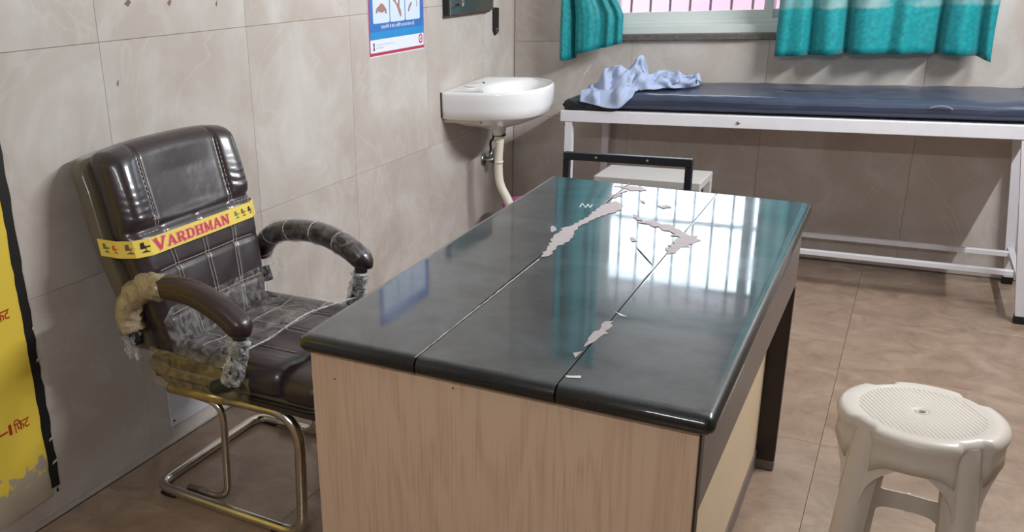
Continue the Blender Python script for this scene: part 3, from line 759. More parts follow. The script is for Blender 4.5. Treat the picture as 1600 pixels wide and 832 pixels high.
tube('film_edge', ed, .0028, CRINKLE, chair, 6)
V, F = [], []
for j in range(15):
    for i in range(31):
        u, v = i/30, j/14; V.append((-.235+.335*u, -.262-.008*nz(u*7, v*4, 5)-.008*math.sin(v*PI), .375+.115*v*(1-.25*u)+.004*nz(u*9, v*5)))
for j in range(14):
    for i in range(30): F.append((j*31+i, j*31+i+1, (j+1)*31+i+1, (j+1)*31+i))
mesh_obj('side_film', V, F, film_mat('yellowish_film', (176, 158, 118), .34, .8, 26, .22), chair, True)

# yellow printed band around the backrest
ZB0, ZB1 = .737, .781
xf = back_x(.76)-.03+HB[0]+.012; xr = back_x(.76)-.130
ye = .252
loop = [(xr, -ye+.02), (xr+.030, -ye-.013), (xf-.06, -ye-.013), (xf-.020, -ye+.006), (xf, -ye+.045), (xf+.001, 0), (xf, ye-.045), (xf-.020, ye-.006), (xf-.06, ye+.013), (xr+.030, ye+.013), (xr, ye-.02), (xr, -ye+.02)]
lp = []
for i in range(len(loop)-1):
    a, b = loop[i], loop[i+1]
    for k in range(8): lp.append((a[0]+(b[0]-a[0])*k/8, a[1]+(b[1]-a[1])*k/8))
lp.append(loop[-1])
cum = [0]
for a, b in zip(lp, lp[1:]): cum.append(cum[-1]+math.hypot(b[0]-a[0], b[1]-a[1]))
s_mid = next(cum[i] for i in range(len(lp)) if lp[i][1] >= 0 and i > 0 and lp[i][0] > xf-.01)
def band(u, v, d=0.):          # u from the middle of the front, v height
    s = max(0, min(cum[-1]-1e-6, u+s_mid)); i = max(k for k in range(len(cum)) if cum[k] <= s); i = min(i, len(lp)-2)
    t = (s-cum[i])/(cum[i+1]-cum[i]+1e-12); a, b = lp[i], lp[i+1]; dx, dy = b[0]-a[0], b[1]-a[1]; l_ = math.hypot(dx, dy)
    nx, ny = dy/l_, -dx/l_
    z = ZB0+v*(ZB1-ZB0); xx = a[0]+dx*t+nx*d; return (xx-.30*(z-.76)*.9, lean(a[1]+dy*t+ny*d, z), z)
V, F = [], []
for k in range(len(lp)):
    for v in (0, 1): V.append(band(cum[k]-s_mid, v))
for k in range(len(lp)-1): F.append((2*k, 2*k+2, 2*k+3, 2*k+1))
tape = mesh_obj('printed_band', V, F, TAPEY, chair)
md = tape.modifiers.new('thickness', 'SOLIDIFY'); md.thickness = .0012; md.offset = 0
def fit_text(name, body, u0, u1, v0, v1, m, parent, mp, offset, d):
    cu = bpy.data.curves.new('text', 'FONT'); cu.body = body; cu.size = 1; cu.offset = offset; cu.resolution_u = 3
    o = bpy.data.objects.new('text', cu); col.objects.link(o)
    me = bpy.data.meshes.new_from_object(o.evaluated_get(bpy.context.evaluated_depsgraph_get())); bpy.data.objects.remove(o)
    xs = [v.co.x for v in me.vertices]; ys = [v.co.y for v in me.vertices]
    for v in me.vertices: v.co = Vector(mp(u0+(v.co.x-min(xs))/(max(xs)-min(xs))*(u1-u0), v0+(v.co.y-min(ys))/(max(ys)-min(ys))*(v1-v0), d))
    me.name = name; me.materials.clear(); me.materials.append(m); me.update()
    return link(bpy.data.objects.new(name, me), parent)
GL = {'V': [(.1, 1, .5, 0, .26), (.9, 1, .5, 0, .17), (-.06, .95, .32, .95, .10), (.68, .95, 1.06, .95, .10)],
      'A': [(.5, 1, .1, 0, .15), (.5, 1, .9, 0, .26), (.25, .32, .75, .32, .14), (-.06, .06, .28, .06, .12), (.66, .06, 1.06, .06, .12)],
      'R': [(.22, 0, .22, 1, .26), (0, .95, .75, .95, .12), (.8, .93, .8, .52, .24), (.2, .47, .78, .47, .13), (.5, .45, .92, 0, .25), (0, .06, .42, .06, .12), (.75, .06, 1.05, .06, .12)],
      'D': [(.22, 0, .22, 1, .26), (0, .94, .65, .94, .13), (0, .06, .65, .06, .13), (.86, .80, .86, .20, .25), (.6, .95, .88, .78, .14), (.6, .05, .88, .22, .14)],
      'H': [(.2, 0, .2, 1, .25), (.8, 0, .8, 1, .25), (.2, .5, .8, .5, .14), (0, .06, .4, .06, .12), (.6, .06, 1, .06, .12), (0, .94, .4, .94, .12), (.6, .94, 1, .94, .12)],
      'M': [(.13, 0, .13, 1, .14), (.87, 0, .87, 1, .22), (.15, 1, .5, .12, .22), (.85, 1, .5, .12, .13), (-.03, .06, .3, .06, .12), (.68, .06, 1.04, .06, .12), (-.03, .95, .2, .95, .10), (.82, .95, 1.04, .95, .10)],
      'N': [(.15, 0, .15, 1, .14), (.86, 0, .86, 1, .14), (.15, .97, .86, .03, .25), (-.02, .06, .34, .06, .12), (-.02, .95, .2, .95, .1), (.68, .95, 1.04, .95, .12)]}
def letter(ch, u0, u1, v0, v1, m, grow, d):
    V, F = [], []
    for k, (x0, y0, x1, y1, w) in enumerate(GL[ch]):
        X0, Y0, X1, Y1 = u0+(u1-u0)*x0, v0+(v1-v0)*y0, u0+(u1-u0)*x1, v0+(v1-v0)*y1
        hgt = ZB1-ZB0; a = Vector((X0, Y0*hgt)); b = Vector((X1, Y1*hgt)); dr = (b-a).normalized(); nn = Vector((-dr.y, dr.x))*(w*(u1-u0)*.5*(1 if abs(dr.x) < .9 else .8)+grow)
        a -= dr*grow; b += dr*grow; c = len(V)
        for p in (a-nn, b-nn, b+nn, a+nn): V.append(band(p.x, min(.98, max(.02, p.y/hgt)), d+k*.00004))
        F.append((c, c+1, c+2, c+3))
    mesh_obj('band_letter', V, F, m, tape)
us = [(-.194, -.153, 'V')]+[(-.147+.0365*k, -.147+.0365*k+.031, c) for k, c in enumerate('ARDHMAN')]
for u0, u1, c in us:
    v1 = .86 if c == 'V' else .76
    letter(c, u0, u1, .20, v1, TAPEP, .0022, .0012); letter(c, u0, u1, .20, v1, TAPER, 0, .0018)
def chair_icon(u, v, s, m):
    pts = [(-.5, .1), (-.42, .95), (-.05, 1.0), (0, .45), (.55, .42), (.55, .28), (.12, .22), (.08, -.15), (.4, -.3), (.4, -.4), (-.4, -.4), (-.4, -.3), (0, -.15), (0, .15), (-.3, .1)]
    o = mesh_obj('band_picture', [band(u+p[0]*s*.024, v+p[1]*s*.38, .0014) for p in pts], [tuple(range(len(pts)))], m, tape)
for u, m_, s in ((-.335, INKG, 1), (-.303, INKO, .85), (-.262, INKBR, 1.05), (-.222, INKB, 1.1), (.142, INKG, .9), (.172, INKBR, .9), (.203, INKB, .9)): chair_icon(u, .42, s, m_)

# ------------------------------------------------------------------ plastic stool
stool = thing('plastic_stool', 'cream moulded plastic stool with a round seat and a centre hole', 'stool', (.100, 2.065, 0))
legang = [math.radians(a) for a in (-135, -50, 123, 48)]
def seat_r(a, r):
    k = 0
    for la in legang:
        d = (a-la+PI) % (2*PI)-PI; k = max(k, 1/(1+math.exp((abs(d*r)-.031)/.0022)))
    return k
NS = 144; prof = [(.008, .4405), (.012, .4425), (.013, .4468), (.020, .4475), (.09, .4472), (.120, .447), (.124, .4485), (.140, .4492), (.149, .4475), (.156, .442), (.159, .434), (.158, .425), (.1545, .418), (.1545, .395), (.156, .372), (.1525, .372), (.151, .41), (.145, .44), (.05, .441)]
V, F = [], []
for i, (r, z) in enumerate(prof):
    for k in range(NS):
        a = 2*PI*k/NS; rr = r
        if r > .13:
            kk = seat_r(a, .155); rr = r-.014*kk
            if i in (14, 15): zz = z+.0
        zz = z
        if 13 <= i <= 15:
            # skirt dips towards the legs
            kk = min(abs((a-la+PI) % (2*PI)-PI) for la in legang)*.155
            dip = max(0, 1-(kk-.03)/.05); dip = dip*dip
            if i in (14, 15): zz = z-.03*dip
        V.append((rr*math.cos(a), rr*math.sin(a), zz))
for i in range(len(prof)-1):
    for k in range(NS): F.append((i*NS+k, i*NS+(k+1) % NS, (i+1)*NS+(k+1) % NS, (i+1)*NS+k))
seat = mesh_obj('seat', V, F, PLASTIC, stool, True)
lathe('hole_rim', [(.0075, .4400), (.0075, .4472), (.010, .4478), (.0125, .4475), (.0125, .4400)], PLASTIC, seat, 24)
lathe('hole_plug', [(.0074, .4385), (.0074, .4438)], PLASTICD, seat, 20)
for k in range(26):                # fine ribs moulded into the seat
    x = -.112+.0088*k; h = math.sqrt(max(0, .117**2-x*x)); 
    if h < .02: continue
    ca = math.radians(28); p = lambda s: Vector((x*math.cos(ca)-s*math.sin(ca), x*math.sin(ca)+s*math.cos(ca), .4474))
    segs = [(-h, h)] if abs(x) > .02 else [(-h, -.022), (.022, h)]
    for a_, b_ in segs: tube('seat_rib', [p(a_), p(b_)], .0005, PLASTIC, seat, 4)
for la in legang:
    def legsec(t, la=la):
        w = .030-.002*t; dd = .030-.004*t; th = .004
        out = []
        for k in range(13):
            a = -PI/2+PI*k/12; out.append((w*math.sin(a), dd*math.cos(a)**.8 if math.cos(a) > 1e-6 else 0))
        inn = [(p[0]*(1-th/w), p[1]-th if p[1] > th else 0-.0) for p in out][::-1]
        return [(w, -.012*(1+t))]+out[::-1]+[(-w, -.012*(1+t))]+[(-w+th, -.012*(1+t))]+[(p[0], max(p[1], 0)) for p in inn]+[(w-th, -.012*(1+t))]
    V, F = [], []; er = Vector((math.cos(la), math.sin(la), 0)); et = Vector((-math.sin(la), math.cos(la), 0)); S = None; NR = 14
    for i in range(NR+1):
        t = i/NR; z = .4345*(1-t); rc = .120+.052*t
        if i == 0: rc -= .004
        sec = legsec(t); S = len(sec)
        for a, b in sec: V.append(er*(rc+b)+et*a+Vector((0, 0, z)))
    for i in range(NR):
        for k in range(S): F.append((i*S+k, i*S+(k+1) % S, (i+1)*S+(k+1) % S, (i+1)*S+k))
    F.append(tuple(range(S))); F.append(tuple(NR*S+k for k in range(S)))
    leg = mesh_obj('leg', V, F, PLASTIC, stool, True)
    e_ = leg.modifiers.new('edges', 'EDGE_SPLIT'); e_.split_angle = math.radians(50)
    # gusset that flares from the skirt into the leg
    for s in (-1, 1):
        pr_ = []
        for k in range(9):
            q = k/8; pr_.append((.0295+.055*(1-q)**2.2, .372-.10*q))
        poly = [(.026, .374)]+[(.0295+.055, .374)]+pr_+[(.026, .272)]
        prism('gusset', poly, lambda u, v, d, s=s: er*((.139+.052*(1-v/.4345)*.9+d)-u*u*2.4)+et*(s*u)+Vector((0, 0, v)), -.002, .0015, PLASTIC, leg)
order = sorted(legang)
for i in range(4):
    a0, a1 = order[i], order[(i+1) % 4]; a1 = a1 if a1 > a0 else a1+2*PI
    z0, z1 = .125, .170; rr = .120+.052*(1-.15/.4345)
    p, q = Vector((rr*math.cos(a0), rr*math.sin(a0), 0)), Vector((rr*math.cos(a1), rr*math.sin(a1), 0)); d = (q-p).normalized(); n_ = Vector((d.y, -d.x, 0))
    p += d*.022; q -= d*.022; mid = (p+q)/2
    V = []; N = 14
    for k in range(N+1):
        t = k/N; c = p.lerp(q, t)+n_*(.010*4*t*(1-t)); e = 4*(t-.5)**2
        for (o, z) in ((-.0015, z0-.022*e**3), (.0015, z0-.022*e**3), (.0015, z1+.012*e**3), (-.0015, z1+.012*e**3)): V.append(c+n_*o+Vector((0, 0, z)))
    F = [tuple((k*4+j, k*4+(j+1) % 4, (k+1)*4+(j+1) % 4, (k+1)*4+j)) for k in range(N) for j in range(4)]+[(0, 1, 2, 3), (N*4+3, N*4+2, N*4+1, N*4)]
    br = mesh_obj('brace', V, F, PLASTIC, stool)
    c = p.lerp(q, .5)+n_*.010; prism('brace_rib', [(-.003, z0), (.003, z0), (.003, z1+.002), (-.003, z1+.002)], lambda u, v, dd: c+d*u+n_*dd+Vector((0, 0, v)), -.004, .004, PLASTIC, br)

# ------------------------------------------------------------------ wash basin
basin = thing('wash_basin', 'white ceramic wall-hung wash basin with a rounded front and pvc waste pipe', 'basin', (XW, 3.97, .70)); basin.rotation_euler.x = math.radians(2.0)
def outline(n=72):
    # D plan relative to wall: x out from wall, y along
    P = []
    h, x1, dp = .255, .15, .435
    for k in range(10): P.append((x1*k/10, -h))
    for k in range(n-32):
        a = -PI/2+PI*k/(n-33); P.append((x1+(dp-x1)*math.copysign(abs(math.cos(a))**.85, math.cos(a)) if abs(math.cos(a)) > 1e-9 else x1, h*math.copysign(abs(math.sin(a))**.85, math.sin(a))))
    for k in range(10): P.append((x1*(9-k)/10, h))
    for k in range(12): P.append((0, h-2*h*(k+1)/13))
    return P
OUT = outline(); NB = len(OUT); ZR = .885-.70
cb = (.20, 0)
layers = []
def sc_layer(fx, fy, z, cx=.185, keep=False):
    return [((cx+(x-cx)*fx) if not (keep and x < .14) else x, y*fy, z) for x, y in OUT]
layers.append(sc_layer(.10, .13, -.055)); layers.append(sc_layer(.12, .16, -.022)); layers.append(sc_layer(.30, .36, -.006)); layers.append(sc_layer(.56, .60, .012)); layers.append(sc_layer(.78, .80, .035)); layers.append(sc_layer(.90, .92, .054))
layers.append([((x if x < .1 else .185+(x-.185)*.955), y*.985, .064) for x, y in OUT])
layers.append([((x if x < .1 else .185+(x-.185)*.985), y*.995, .10) for x, y in OUT])
layers.append(sc_layer(1, 1, .135)); layers.append(sc_layer(1, 1, ZR-.014)); layers.append([(max(.0, .185+(x-.185)*.992) if x > .1 else x, y*.99, ZR-.004) for x, y in OUT])
layers.append([((.185+(x-.185)*.97) if x > .1 else x+.003, y*.968, ZR) for x, y in OUT])
layers.append([((.185+(x-.185)*.93) if x > .1 else x+.012, y*.93, ZR-.001) for x, y in OUT])
# inner bowl: ellipse
def inner(fx, fy, z, cx=.262):
    out = []
    for x, y in OUT:
        a = math.atan2(y, x-.20); out.append((cx+fx*math.cos(a), fy*math.sin(a), z))
    return out
layers.append(inner(.155, .222, ZR-.006)); layers.append(inner(.145, .210, ZR-.016)); layers.append(inner(.134, .194, ZR-.050)); layers.append(inner(.120, .155, ZR-.095)); layers.append(inner(.06, .08, ZR-.125)); layers.append(inner(.018, .018, ZR-.132))
V = [p for l_ in layers for p in l_]; F = []
for i in range(len(layers)-1):
    for k in range(NB): F.append((i*NB+k, i*NB+(k+1) % NB, (i+1)*NB+(k+1) % NB, (i+1)*NB+k))
F.append(tuple(range(NB))); F.append(tuple((len(layers)-1)*NB+k for k in range(NB)))
bowl = mesh_obj('bowl', V, F, CERAMIC, basin, True)
lathe('drain', [(.02, ZR-.1325), (.02, ZR-.1285), (.012, ZR-.128)], CHROME, bowl, 20, (.272, 0, 0))
bm_obj('soap_recess', roundbox((.030, .060, .004), (.02, .02, .0035), 6, lambda q: q+Vector((.062, -.02, ZR+.001))), CERAMIC, bowl, True)
tube('overflow_hole', [(.130, -.075, ZR-.026), (.122, -.078, ZR-.022)], .006, BLACK, bowl, 12)
tube('tap_hole', [(.075, .05, ZR-.003), (.075, .05, ZR+.0012)], .012, BLACK, bowl, 16)
box('sealant', (.0005, -.2585, .066), (.006, .2585, ZR-.002), STAIN, basin)
box('bracket', (.001, -.235, .040), (.19, -.205, .0635), BEIGEP, basin, .003); box('bracket', (.001, .205, .040), (.19, .235, .0635), BEIGEP, basin, .003)
box('bracket_stain', (.004, -.2385, .057), (.17, -.2355, .0635), STAIN, basin)
pp = catmull([(.185, 0, -.05), (.185, 0, -.09), (.178, 0, -.19), (.186, .0, -.30), (.235, 0, -.40), (.262, 0, -.52), (.27, 0, -.685)], 8)
tube('coupling', [(.185, 0, -.060), (.185, 0, -.052)], .030, STAIN, basin, 20)
pipe = tube('waste_pipe', pp, .0205, PIPE, basin, 16)
for z in (-.085, -.185): tube('pipe_ring', [(.18, 0, z), (.1795, 0, z-.012)], .0222, PIPE, pipe, 18)
# angle valve on the wall beside the pipe
valve = thing('angle_valve', 'grey metal angle valve on the tiled wall behind the basin pipe', 'valve', (XW, 4.19, .47))
tube('body', [(.0, 0, 0), (.065, 0, 0)], .016, STEEL, valve, 14); tube('flange', [(0.0005, 0, 0), (.008, 0, 0)], .03, STEEL, valve, 18)
tube('outlet', [(.045, 0, 0), (.045, 0, .05)], .010, STEEL, valve, 12); tube('handle', [(.066, 0, 0), (.092, 0, 0)], .020, mat('valve_knob', (70, 84, 84), .35), valve, 8)
tube('flexible_hose', catmull([(.045, 0, .05), (.06, -.04, .10), (.11, -.12, .14), (.14, -.2, .20), (.13, -.24, .285)], 8), .006, STAIN, valve, 8)

# ------------------------------------------------------------------ things on the left wall
def onwall(u, v, d): return (XW+.0004+d, u, v)
poster = thing('poster', 'blue and white hand washing poster with a red border on the left wall', 'poster', (XW, 3.32, 1.10))
def ow(u, v, d): return (d+.0006, u, v)
pw = lambda u, v, d: ow(u, v*.53, d)
PW, PH = .468, .9
prism('sheet', [(-.236, -.024), (.236, -.024), (.236, PH), (-.236, PH)], pw, 0, .0012, PAPER, poster)
bd = prism('border', [(-.234, -.015), (.234, -.015), (.234, PH), (-.234, PH)], pw, .0013, .0016, RED, poster)
prism('blue_ground', [(-.226, .105), (.228, .105), (.228, PH-.008), (-.226, PH-.008)], pw, .0017, .0020, BLUE, poster)
prism('blue_strip', [(-.226, .105), (.228, .105), (.228, .165), (-.226, .160)], pw, .0021, .0023, BLUE2, poster)
prism('footer', [(-.226, .008), (.228, .008), (.228, .1045), (-.226, .1045)], pw, .0017, .0020, PAPER, poster)
for k, (a, b) in enumerate(((-.200, -.068), (-.062, .062), (.068, .196))):
    prism('picture_card', rrect(a, .222, b, .80, .012), pw, .0024, .0027, PALEBLUE, poster)
def shp(pts, m, name='hand_picture', z=.0029): prism(name, pts, pw, z, z+.0002, m, poster)
shp([(-.178, .298), (-.172, .330), (-.135, .366), (-.118, .362), (-.092, .320), (-.090, .288), (-.104, .292), (-.108, .312), (-.122, .298), (-.146, .302), (-.160, .310), (-.170, .296)], SKIN)
shp([(-.040, .385), (-.012, .350), (.000, .318), (.014, .278), (.022, .250), (.032, .262), (.030, .296), (.018, .330), (.022, .390), (.008, .390), (.006, .352), (-.008, .362), (-.020, .400)], SKIN)
shp([(.090, .290), (.100, .285), (.108, .312), (.128, .350), (.118, .358), (.098, .330)], SKIN)
shp([(.164, .320), (.170, .342), (.162, .364), (.168, .366), (.176, .342), (.170, .318)], SKIN)
def ptext(body, u, v, s, m, d=.0030): text_obj('poster_text', body, s, m, lambda x, y, z: pw(u+x, v+y, d), poster, extrude=0)
fit_text('poster_text', 'एलर्जियों से बचें | किसी का हाथ साफ नहीं', -.138, .144, .172, .210, PAPER, poster, pw, .01, .0026)
tube('emblem', [Vector(pw(-.200, .072, .0024)), Vector(pw(-.200, .034, .0024))], .0022, INKB, poster, 8)
for z in (.034, .072): prism('emblem', [(-.200+.006*math.cos(a), z+.011*math.sin(a)) for a in [2*PI*k/10 for k in range(10)]], pw, .0024, .0026, INKB, poster)
GREYT = mat('grey_print', (150, 156, 172), .5)
fit_text('poster_text', 'स्वास्थ्य एवं परिवार कल्याण', -.182, -.03, .058, .070, GREYT, poster, pw, 0, .0024)
fit_text('poster_text', 'भारत सरकार', -.182, -.125, .036, .046, GREYT, poster, pw, 0, .0024)
ring = lambda r: [(.200+r*math.cos(2*PI*k/20),   .062+2.0*r*math.sin(2*PI*k/20)) for k in range(20)]
prism('round_emblem', ring(.019), pw, .0021, .0023, RED, poster); prism('round_emblem', ring(.012), pw, .0024, .0026, PAPER, poster)
prism('round_emblem', [(.192, .062), (.200, .046), (.210, .066), (.203, .076), (.199, .064)], pw, .0027, .0029, RED, poster)

steel = thing('steel_panel', 'brushed steel wall panel with a chrome loop to the right of the poster', 'wall panel', (XW, 3.99, 1.21))
box('plate', (.001, -.236, .006), (.034, .25, .24), STEEL, steel, .003)
box('back_edge', (.0006, -.25, -.002), (.022, .236, .0055), mat('rusty_edge', (92, 58, 52), .7), steel)
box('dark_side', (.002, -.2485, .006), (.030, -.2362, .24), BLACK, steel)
tube('chrome_loop', fillet([(.034, -.19, .13), (.09, -.235, .10), (.105, -.25, .062), (.08, -.20, .045), (.036, -.15, .05)], .025), .006, CHROME, steel, 12)
hook = thing('black_strip', 'narrow black strip fixed upright in the corner above the basin', 'wall strip', (XW, 4.338, 1.09))
prism('strip', [(-.034, .022), (-.012, -.004), (.034, .010), (.036, .130), (-.036, .136)], ow, 0, .006, BLACK, hook)
tube('screw', [(.006, .008, .026), (.0085, .008, .026)], .006, STEEL, hook, 10)
tube('screw', [(.006, .012, .012), (.0085, .012, .012)], .004, STEEL, hook, 10)

chart = thing('height_chart', 'yellow painted height scale on the left wall with a black edge strip', 'height chart', (XW, 1.31, 0))
prism('yellow_panel', [(-1.0, .028), (-.002, .075), (-.002, 2.0), (-1.0, 2.0)], ow, 0, .0012, CHART, chart)
N = 70; e1, e2 = [], []; rnd = random.Random(4)
for k in range(N+1):
    z = .098+1.9*k/N; e1.append((-.004+rnd.uniform(-.0022, .0022), z)); e2.append((.0245+rnd.uniform(-.003, .003), z))
prism('black_strip', e1+e2[::-1], ow, .0013, .0022, BLACKPAINT, chart)
for z, s in ((.083, .004), (.089, .003)): prism('black_fleck', [(.012+s*math.cos(a), z+s*math.sin(a)) for a in [2*PI*k/6 for k in range(6)]], ow, .0013, .0022, BLACKPAINT, chart)
for z, a_, b_ in ((.165, .010, .03), (.235, .012, .03), (.47, .016, .03), (.56, .02, .03)): prism('chipped_paint', [(a_, z), (b_, z+.006), (b_, z+.013), (a_+.002, z+.008)], ow, .0023, .0026, mat('chip', (196, 186, 174), .6), chart)
for ft, zc in ((1, .306), (2, .611), (3, .916)):
    w_ = .082; fz = lambda z0: z0
    tilt = .06
    mp = lambda u, v, d, zc=zc: ow(u, zc+v+(u+.07)*tilt, d)
    fit_text('chart_lettering', str(ft), -.100, -.091, .004, .034, REDINK, chart, mp, .03, .0019)
    fit_text('chart_lettering', 'िफट', -.084, -.036, .002, .038, REDINK, chart, mp, .012, .0019)
    prism('foot_line', [(-.34, .016), (-.104, .015), (-.104, .020), (-.34, .022)], mp, .0013, .0019, REDINK, chart)
plate = thing('cover_plate', 'small white square cover plate low on the wall behind the chair', 'cover plate', (XW, 1.775, .06))
prism('plate', rrect(0, 0, .21, .19, .004), ow, 0, .004, PLATE, plate)
for u, v in ((.012, .02), (.198, .02), (.012, .176), (.198, .176)): tube('screw', [Vector(ow(u, v, .0038)), Vector(ow(u, v, .0055))], .004, BLACK, plate, 10)

# ------------------------------------------------------------------ examination bed
bed = thing('examination_bed', 'white steel examination bed frame with lower rails under the curtained window', 'bed', (-.49, 4.3, 0))
def bl(x, y, z): return (x+.49, y-4.3, z)
def bbox(name, lo, hi, m, bev=.002, parent=None): return box(name, bl(*lo), bl(*hi), m, parent or bed, bev, 1)
bx0, bx1, by0, by1 = -1.402, .43, 4.022, 4.572
bbox('front_apron', (bx0, by0, .712), (bx1, by0+.028, .764), WHITEMETAL); bbox('rear_apron', (bx0, by1-.028, .712), (bx1, by1, .764), WHITEMETAL)
bbox('end_apron', (bx0, by0+.0285, .712), (bx0+.028, by1-.0285, .764), WHITEMETAL); bbox('end_apron', (bx1-.028, by0+.0285, .712), (bx1, by1-.0285, .764), WHITEMETAL)
bbox('bed_board', (bx0+.0285, by0+.0285, .744), (bx1-.0285, by1-.0285, .763), WHITEMETAL, 0)
tube('bolt_head', [bl(-.622, by0+.001, .737), bl(-.622, by0-.004, .737)], .007, STEEL, bed, 10)
for (x, y, xb) in ((-1.362, 4.041, -1.362), (.366, 4.041, .452), (-1.338, 4.553, -1.338), (.372, 4.553, .44)):
    lg = sqtube('leg', [bl(x, y, .711), bl(xb, y, .03)], .034, .034, WHITEMETAL, bed)
    box('rubber_foot', tuple(Vector(bl(xb, y, 0))+Vector((-.019, -.019, .001))), tuple(Vector(bl(xb, y, 0))+Vector((.019, .019, .034))), BLACK, lg, .003, 1)
bbox('cross_rail', (-1.375, 4.0585, .145), (-1.345, 4.5355, .165), WHITEMETAL); sqtube('cross_rail', [bl(.436, 4.0585, .155), bl(.428, 4.5355, .155)], .022, .02, WHITEMETAL, bed)
for y in (4.19, 4.47): bbox('lower_rail', (-1.344, y-.012, .143), (.420, y+.012, .165), WHITEMETAL)
for k in range(7):                  # flaked paint on the near left leg
    z = .69-.07*k+.01*(k % 2); bbox('paint_flake', (-1.3815, 4.0235, z), (-1.3785-.002*(k % 3), 4.0275, z+.03), mat('bare_metal', (92, 70, 62), .6) if k == 0 else bpy.data.materials['bare_metal'], 0)

mx0, mx1 = -1.385, .405
def mat_def(q):
    x = q.x; y = q.y; z = q.z
    f = (x+.9)/1.8
    if z > 0: z += .006*nz(x*4, y*5, 2)+.004*nz(x*13, y*9, 7)-.004*(1-(y/.27)**2)*0
    if y < -.2: y += .006*nz(x*6, z*10, 3)
    if x < -.75: z = z-(.0 if z < 0 else .026*((-.75-x)/.15)**1.6)
    if x > .84 and z > 0: z += .03*((x-.84)/.05)**1.5
    return Vector((x, y, z+.806))
bm = roundbox((.895, .262, .036), (.03, .045, .030), 76, mat_def)
mtr = thing('mattress', 'dark navy rexine mattress lying along the white examination bed', 'mattress', (-.49, 4.302, 0))
bm_obj('cover', bm, REXINE, mtr, True)
V, F = sweep([Vector((-.885, -.255+.03*k, .790+.003*math.sin(k*1.3))) for k in range(17)], lambda t: [((.024+.006*math.sin(t*17+2*a))*math.cos(a), (.017+.004*math.sin(t*11+a*3))*math.sin(a)) for a in [2*PI*q/14 for q in range(14)]])
mesh_obj('rolled_end', V, F, REXINEB, mtr, True)
V, F = [], []
for i in range(25):
    u = i/24
    for j in range(7):
        v = j/6; V.append((-.895+.235*u, -.272-.004*math.sin(u*12), .7665+(.038*(1-u)**.8+.004)*v*(1+.15*math.sin(u*14))))
for i in range(24):
    for j in range(6): F.append((i*7+j, i*7+j+1, (i+1)*7+j+1, (i+1)*7+j))
o = mesh_obj('loose_flap', V, F, REXINEB, mtr, True); md = o.modifiers.new('t', 'SOLIDIFY'); md.thickness = .006
patch_cut = [(x-.14, y+.02) for x, y in ((-.43, 4.292), (-.30, 4.275), (-.16, 4.270), (-.20, 4.262), (-.32, 4.256))]
def mtop(x, y): return .806+.036+.006*nz(x*4, y*5, 2)+.004*nz(x*13, y*9, 7)
V = [(x+.49, y-4.302, mtop(x+.49, y-4.302)+.0012) for x, y in patch_cut]; mesh_obj('tear', V, [tuple(range(len(V)))], BLACK, mtr)
for (cx, cz, r0, r1) in ((.085, .808, .03, .04),):
    pth = [Vector((cx+.49+r1*math.cos(a), -.266-.004, cz+.6*r0*math.sin(a))) for a in [.3+2.4*k/12 for k in range(13)]]
    tube('worn_mark', pth, .0022, mat('worn_rexine', (140, 138, 146), .6), mtr, 5)
prism('white_lining', [(.845, -.25), (.885, -.25), (.89, .2), (.85, .22)], lambda u, v, d: (u, v, .846+(u-.845)*.35+d), 0, .008, WHITEMETAL, mtr)

# crumpled cloth
hemc = [(-1.312, 4.028, .806), (-1.247, 4.018, .795), (-1.187, 4.014, .782), (-1.129, 4.016, .781), (-1.082, 4.04, .826), (-1.059, 4.134, .848), (-1.005, 4.144, .846), (-.975, 4.22, .850), (-.935, 4.20, .847), (-.885, 4.26, .850), (-.848, 4.31, .856)]
ridc = [(-1.330, 4.20, .842), (-1.290, 4.20, .868), (-1.251, 4.20, .924), (-1.204, 4.20, .944), (-1.150, 4.20, .925), (-1.100, 4.225, .980), (-1.075, 4.244, .915), (-1.02, 4.30, .916), (-.962, 4.29, .910), (-.905, 4.31, .900), (-.865, 4.35, .890)]
cols = []
for i, (h, r) in enumerate(zip(hemc, ridc)):
    h, r = Vector(h), Vector(r); s = 1 if i % 2 else -1
    a = h.lerp(r, .28)+Vector((.012*s, -.028*s-.012, .012)); b = h.lerp(r, .62)+Vector((-.016*s, .022*s-.01, -.004+.012*s))
    back = r+Vector((.01*s, .07, -.03)); bb = Vector((r.x, min(r.y+.13, 4.50), .851))
    cols.append(catmull([h, a, b, r, back, bb], 9))
rows = list(zip(*cols)); grid = [catmull(list(rw), 9) for rw in rows]
V, F = [], []; nu = len(grid[0])
for j, rw in enumerate(grid):
    for i, p in enumerate(rw):
        w = math.sin(PI*min(1, j/(len(grid)-1)))
        d = .020*(1-2.6*abs(nz(p.x*13+p.z*7, p.y*9-p.z*10, 4.2)))*w+.010*(1-2.6*abs(nz(p.x*27-p.z*21, p.y*20+p.z*16, 1.2)))*w
        d *= min(1, j/8)
        q = p+Vector((d*.3, -d, d*.7)); q.y = min(q.y, 4.024) if q.z < .80 else q.y; q.z = max(q.z, .78+.072*math.sqrt(min(1, max(0, (q.y-4.026)/.045)))); V.append(q)
for j in range(len(grid)-1):
    for i in range(nu-1): F.append((j*nu+i, j*nu+i+1, (j+1)*nu+i+1, (j+1)*nu+i))
cl = mesh_obj('crumpled_cloth', V, F, CLOTH, None, True); md = cl.modifiers.new('t', 'SOLIDIFY'); md.thickness = .003; md.offset = 1
tag(cl, 'crumpled pale blue cotton cloth heaped on the left end of the mattress', 'cloth')

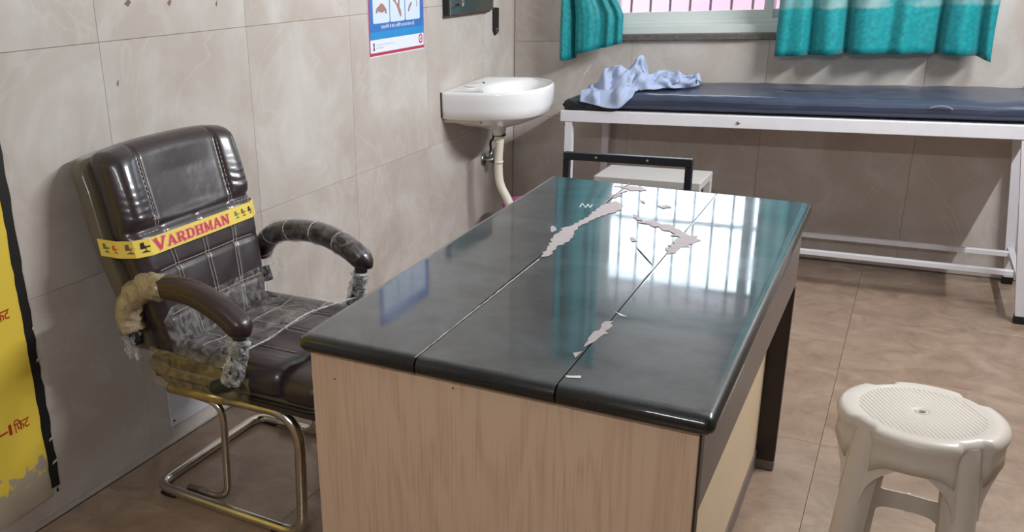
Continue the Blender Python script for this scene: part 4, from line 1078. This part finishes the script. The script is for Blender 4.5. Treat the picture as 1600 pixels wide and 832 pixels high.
# ------------------------------------------------------------------ behind the desk
fr_ = thing('metal_chair_frame', 'black square-tube chair frame standing behind the far edge of the desk', 'chair frame', (-.87, 3.1, 0))
def fb(name, lo, hi, m=IRON): return box(name, lo, hi, m, fr_, .002, 1)
fx0, fx1, fz = -.180, .248, .752
for x in (fx0, fx1): sqtube('upright', [(x, .36, .003), (x, .0, .43), (x, 0, fz-.0245)], .022, .022, IRON, fr_); 
bar = fb('top_bar', (fx0-.011, -.0125, fz-.024), (fx1+.011, .0125, fz+.004))
for x in (-.07, .11): tube('screw_hole', [(x, -.0122, fz-.010), (x, -.0136, fz-.010)], .005, STEEL, bar, 10)
for x in (fx0, fx1):
    sqtube('side_rail', [(x, .012, .42), (x, .40, .42)], .02, .02, IRON, fr_)
    sqtube('front_leg', [(x, .41, .43), (x, .43, .003)], .022, .022, IRON, fr_)
fb('seat_rail', (fx0+.0115, .39, .41), (fx1-.0115, .41, .43)); fb('seat_rail', (fx0+.0115, .005, .41), (fx1-.0115, .025, .43))

bx = thing('step_table', 'small white plastic table behind the desk and in front of the bed', 'table', (-.905, 3.79, 0))
bw2, bd2, bz = .217, .125, .545
box('top', (-bw2, -bd2, bz-.034), (bw2, bd2, bz), BOXM, bx, .004); 
for sx in (-1, 1):
    for sy in (-1, 1): box('leg', (sx*bw2-(.03 if sx > 0 else 0), sy*bd2-(.03 if sy > 0 else 0), .001), (sx*bw2+(.03 if sx < 0 else 0), sy*bd2+(.03 if sy < 0 else 0), bz-.0345), BOXM, bx, .003)
box('front_panel', (-bw2+.031, -bd2+.002, .2), (bw2-.031, -bd2+.012, bz-.035), BOXM, bx); box('back_panel', (-bw2+.031, bd2-.012, .2), (bw2-.031, bd2-.002, bz-.035), BOXM, bx)
box('shelf', (-bw2+.031, -bd2+.0125, .2), (bw2-.031, bd2-.0125, .215), BOXM, bx)
bk = thing('bucket', 'pink plastic bucket on the floor below the wash basin', 'bucket', (-1.61, 4.14, 0))
lathe('body', [(.085, .002), (.10, .14), (.112, .268), (.118, .272), (.118, .280), (.110, .281), (.108, .268), (.096, .14), (.082, .008)], PINK, bk, 36)
tube('handle', [(.118*math.cos(a), -.02-.03*math.sin(a), .262-.05*math.sin(a)) for a in [PI*k/16 for k in range(17)]], .003, PINK, bk, 8)
# marks on the walls
SCR = mat('pale_scratch', (214, 208, 202), .7); BRN = mat('brown_stain', (128, 96, 86), .7)
for pts in ([(-1.487, .862), (-1.470, .886), (-1.447, .918), (-1.441, .916), (-1.462, .886), (-1.480, .860)], [(-1.462, .880), (-1.452, .872), (-1.450, .876), (-1.459, .886)]):
    prism('scratch', pts, lambda u, v, d: (u, YB-d, v), .0002, .0008, SCR, bw)
for (u, v, l_) in ((1.812, 1.354, 1.2), (1.976, 1.348, .8), (2.184, 1.336, .4), (1.738, 1.145, .4)):
    prism('stain', [(u-.012*l_, v), (u, v-.008), (u+.012*l_, v+.004), (u+.004, v+.012)], lambda a, b, d: (XW+d, a, b), .0002, .0006, BRN, lw)
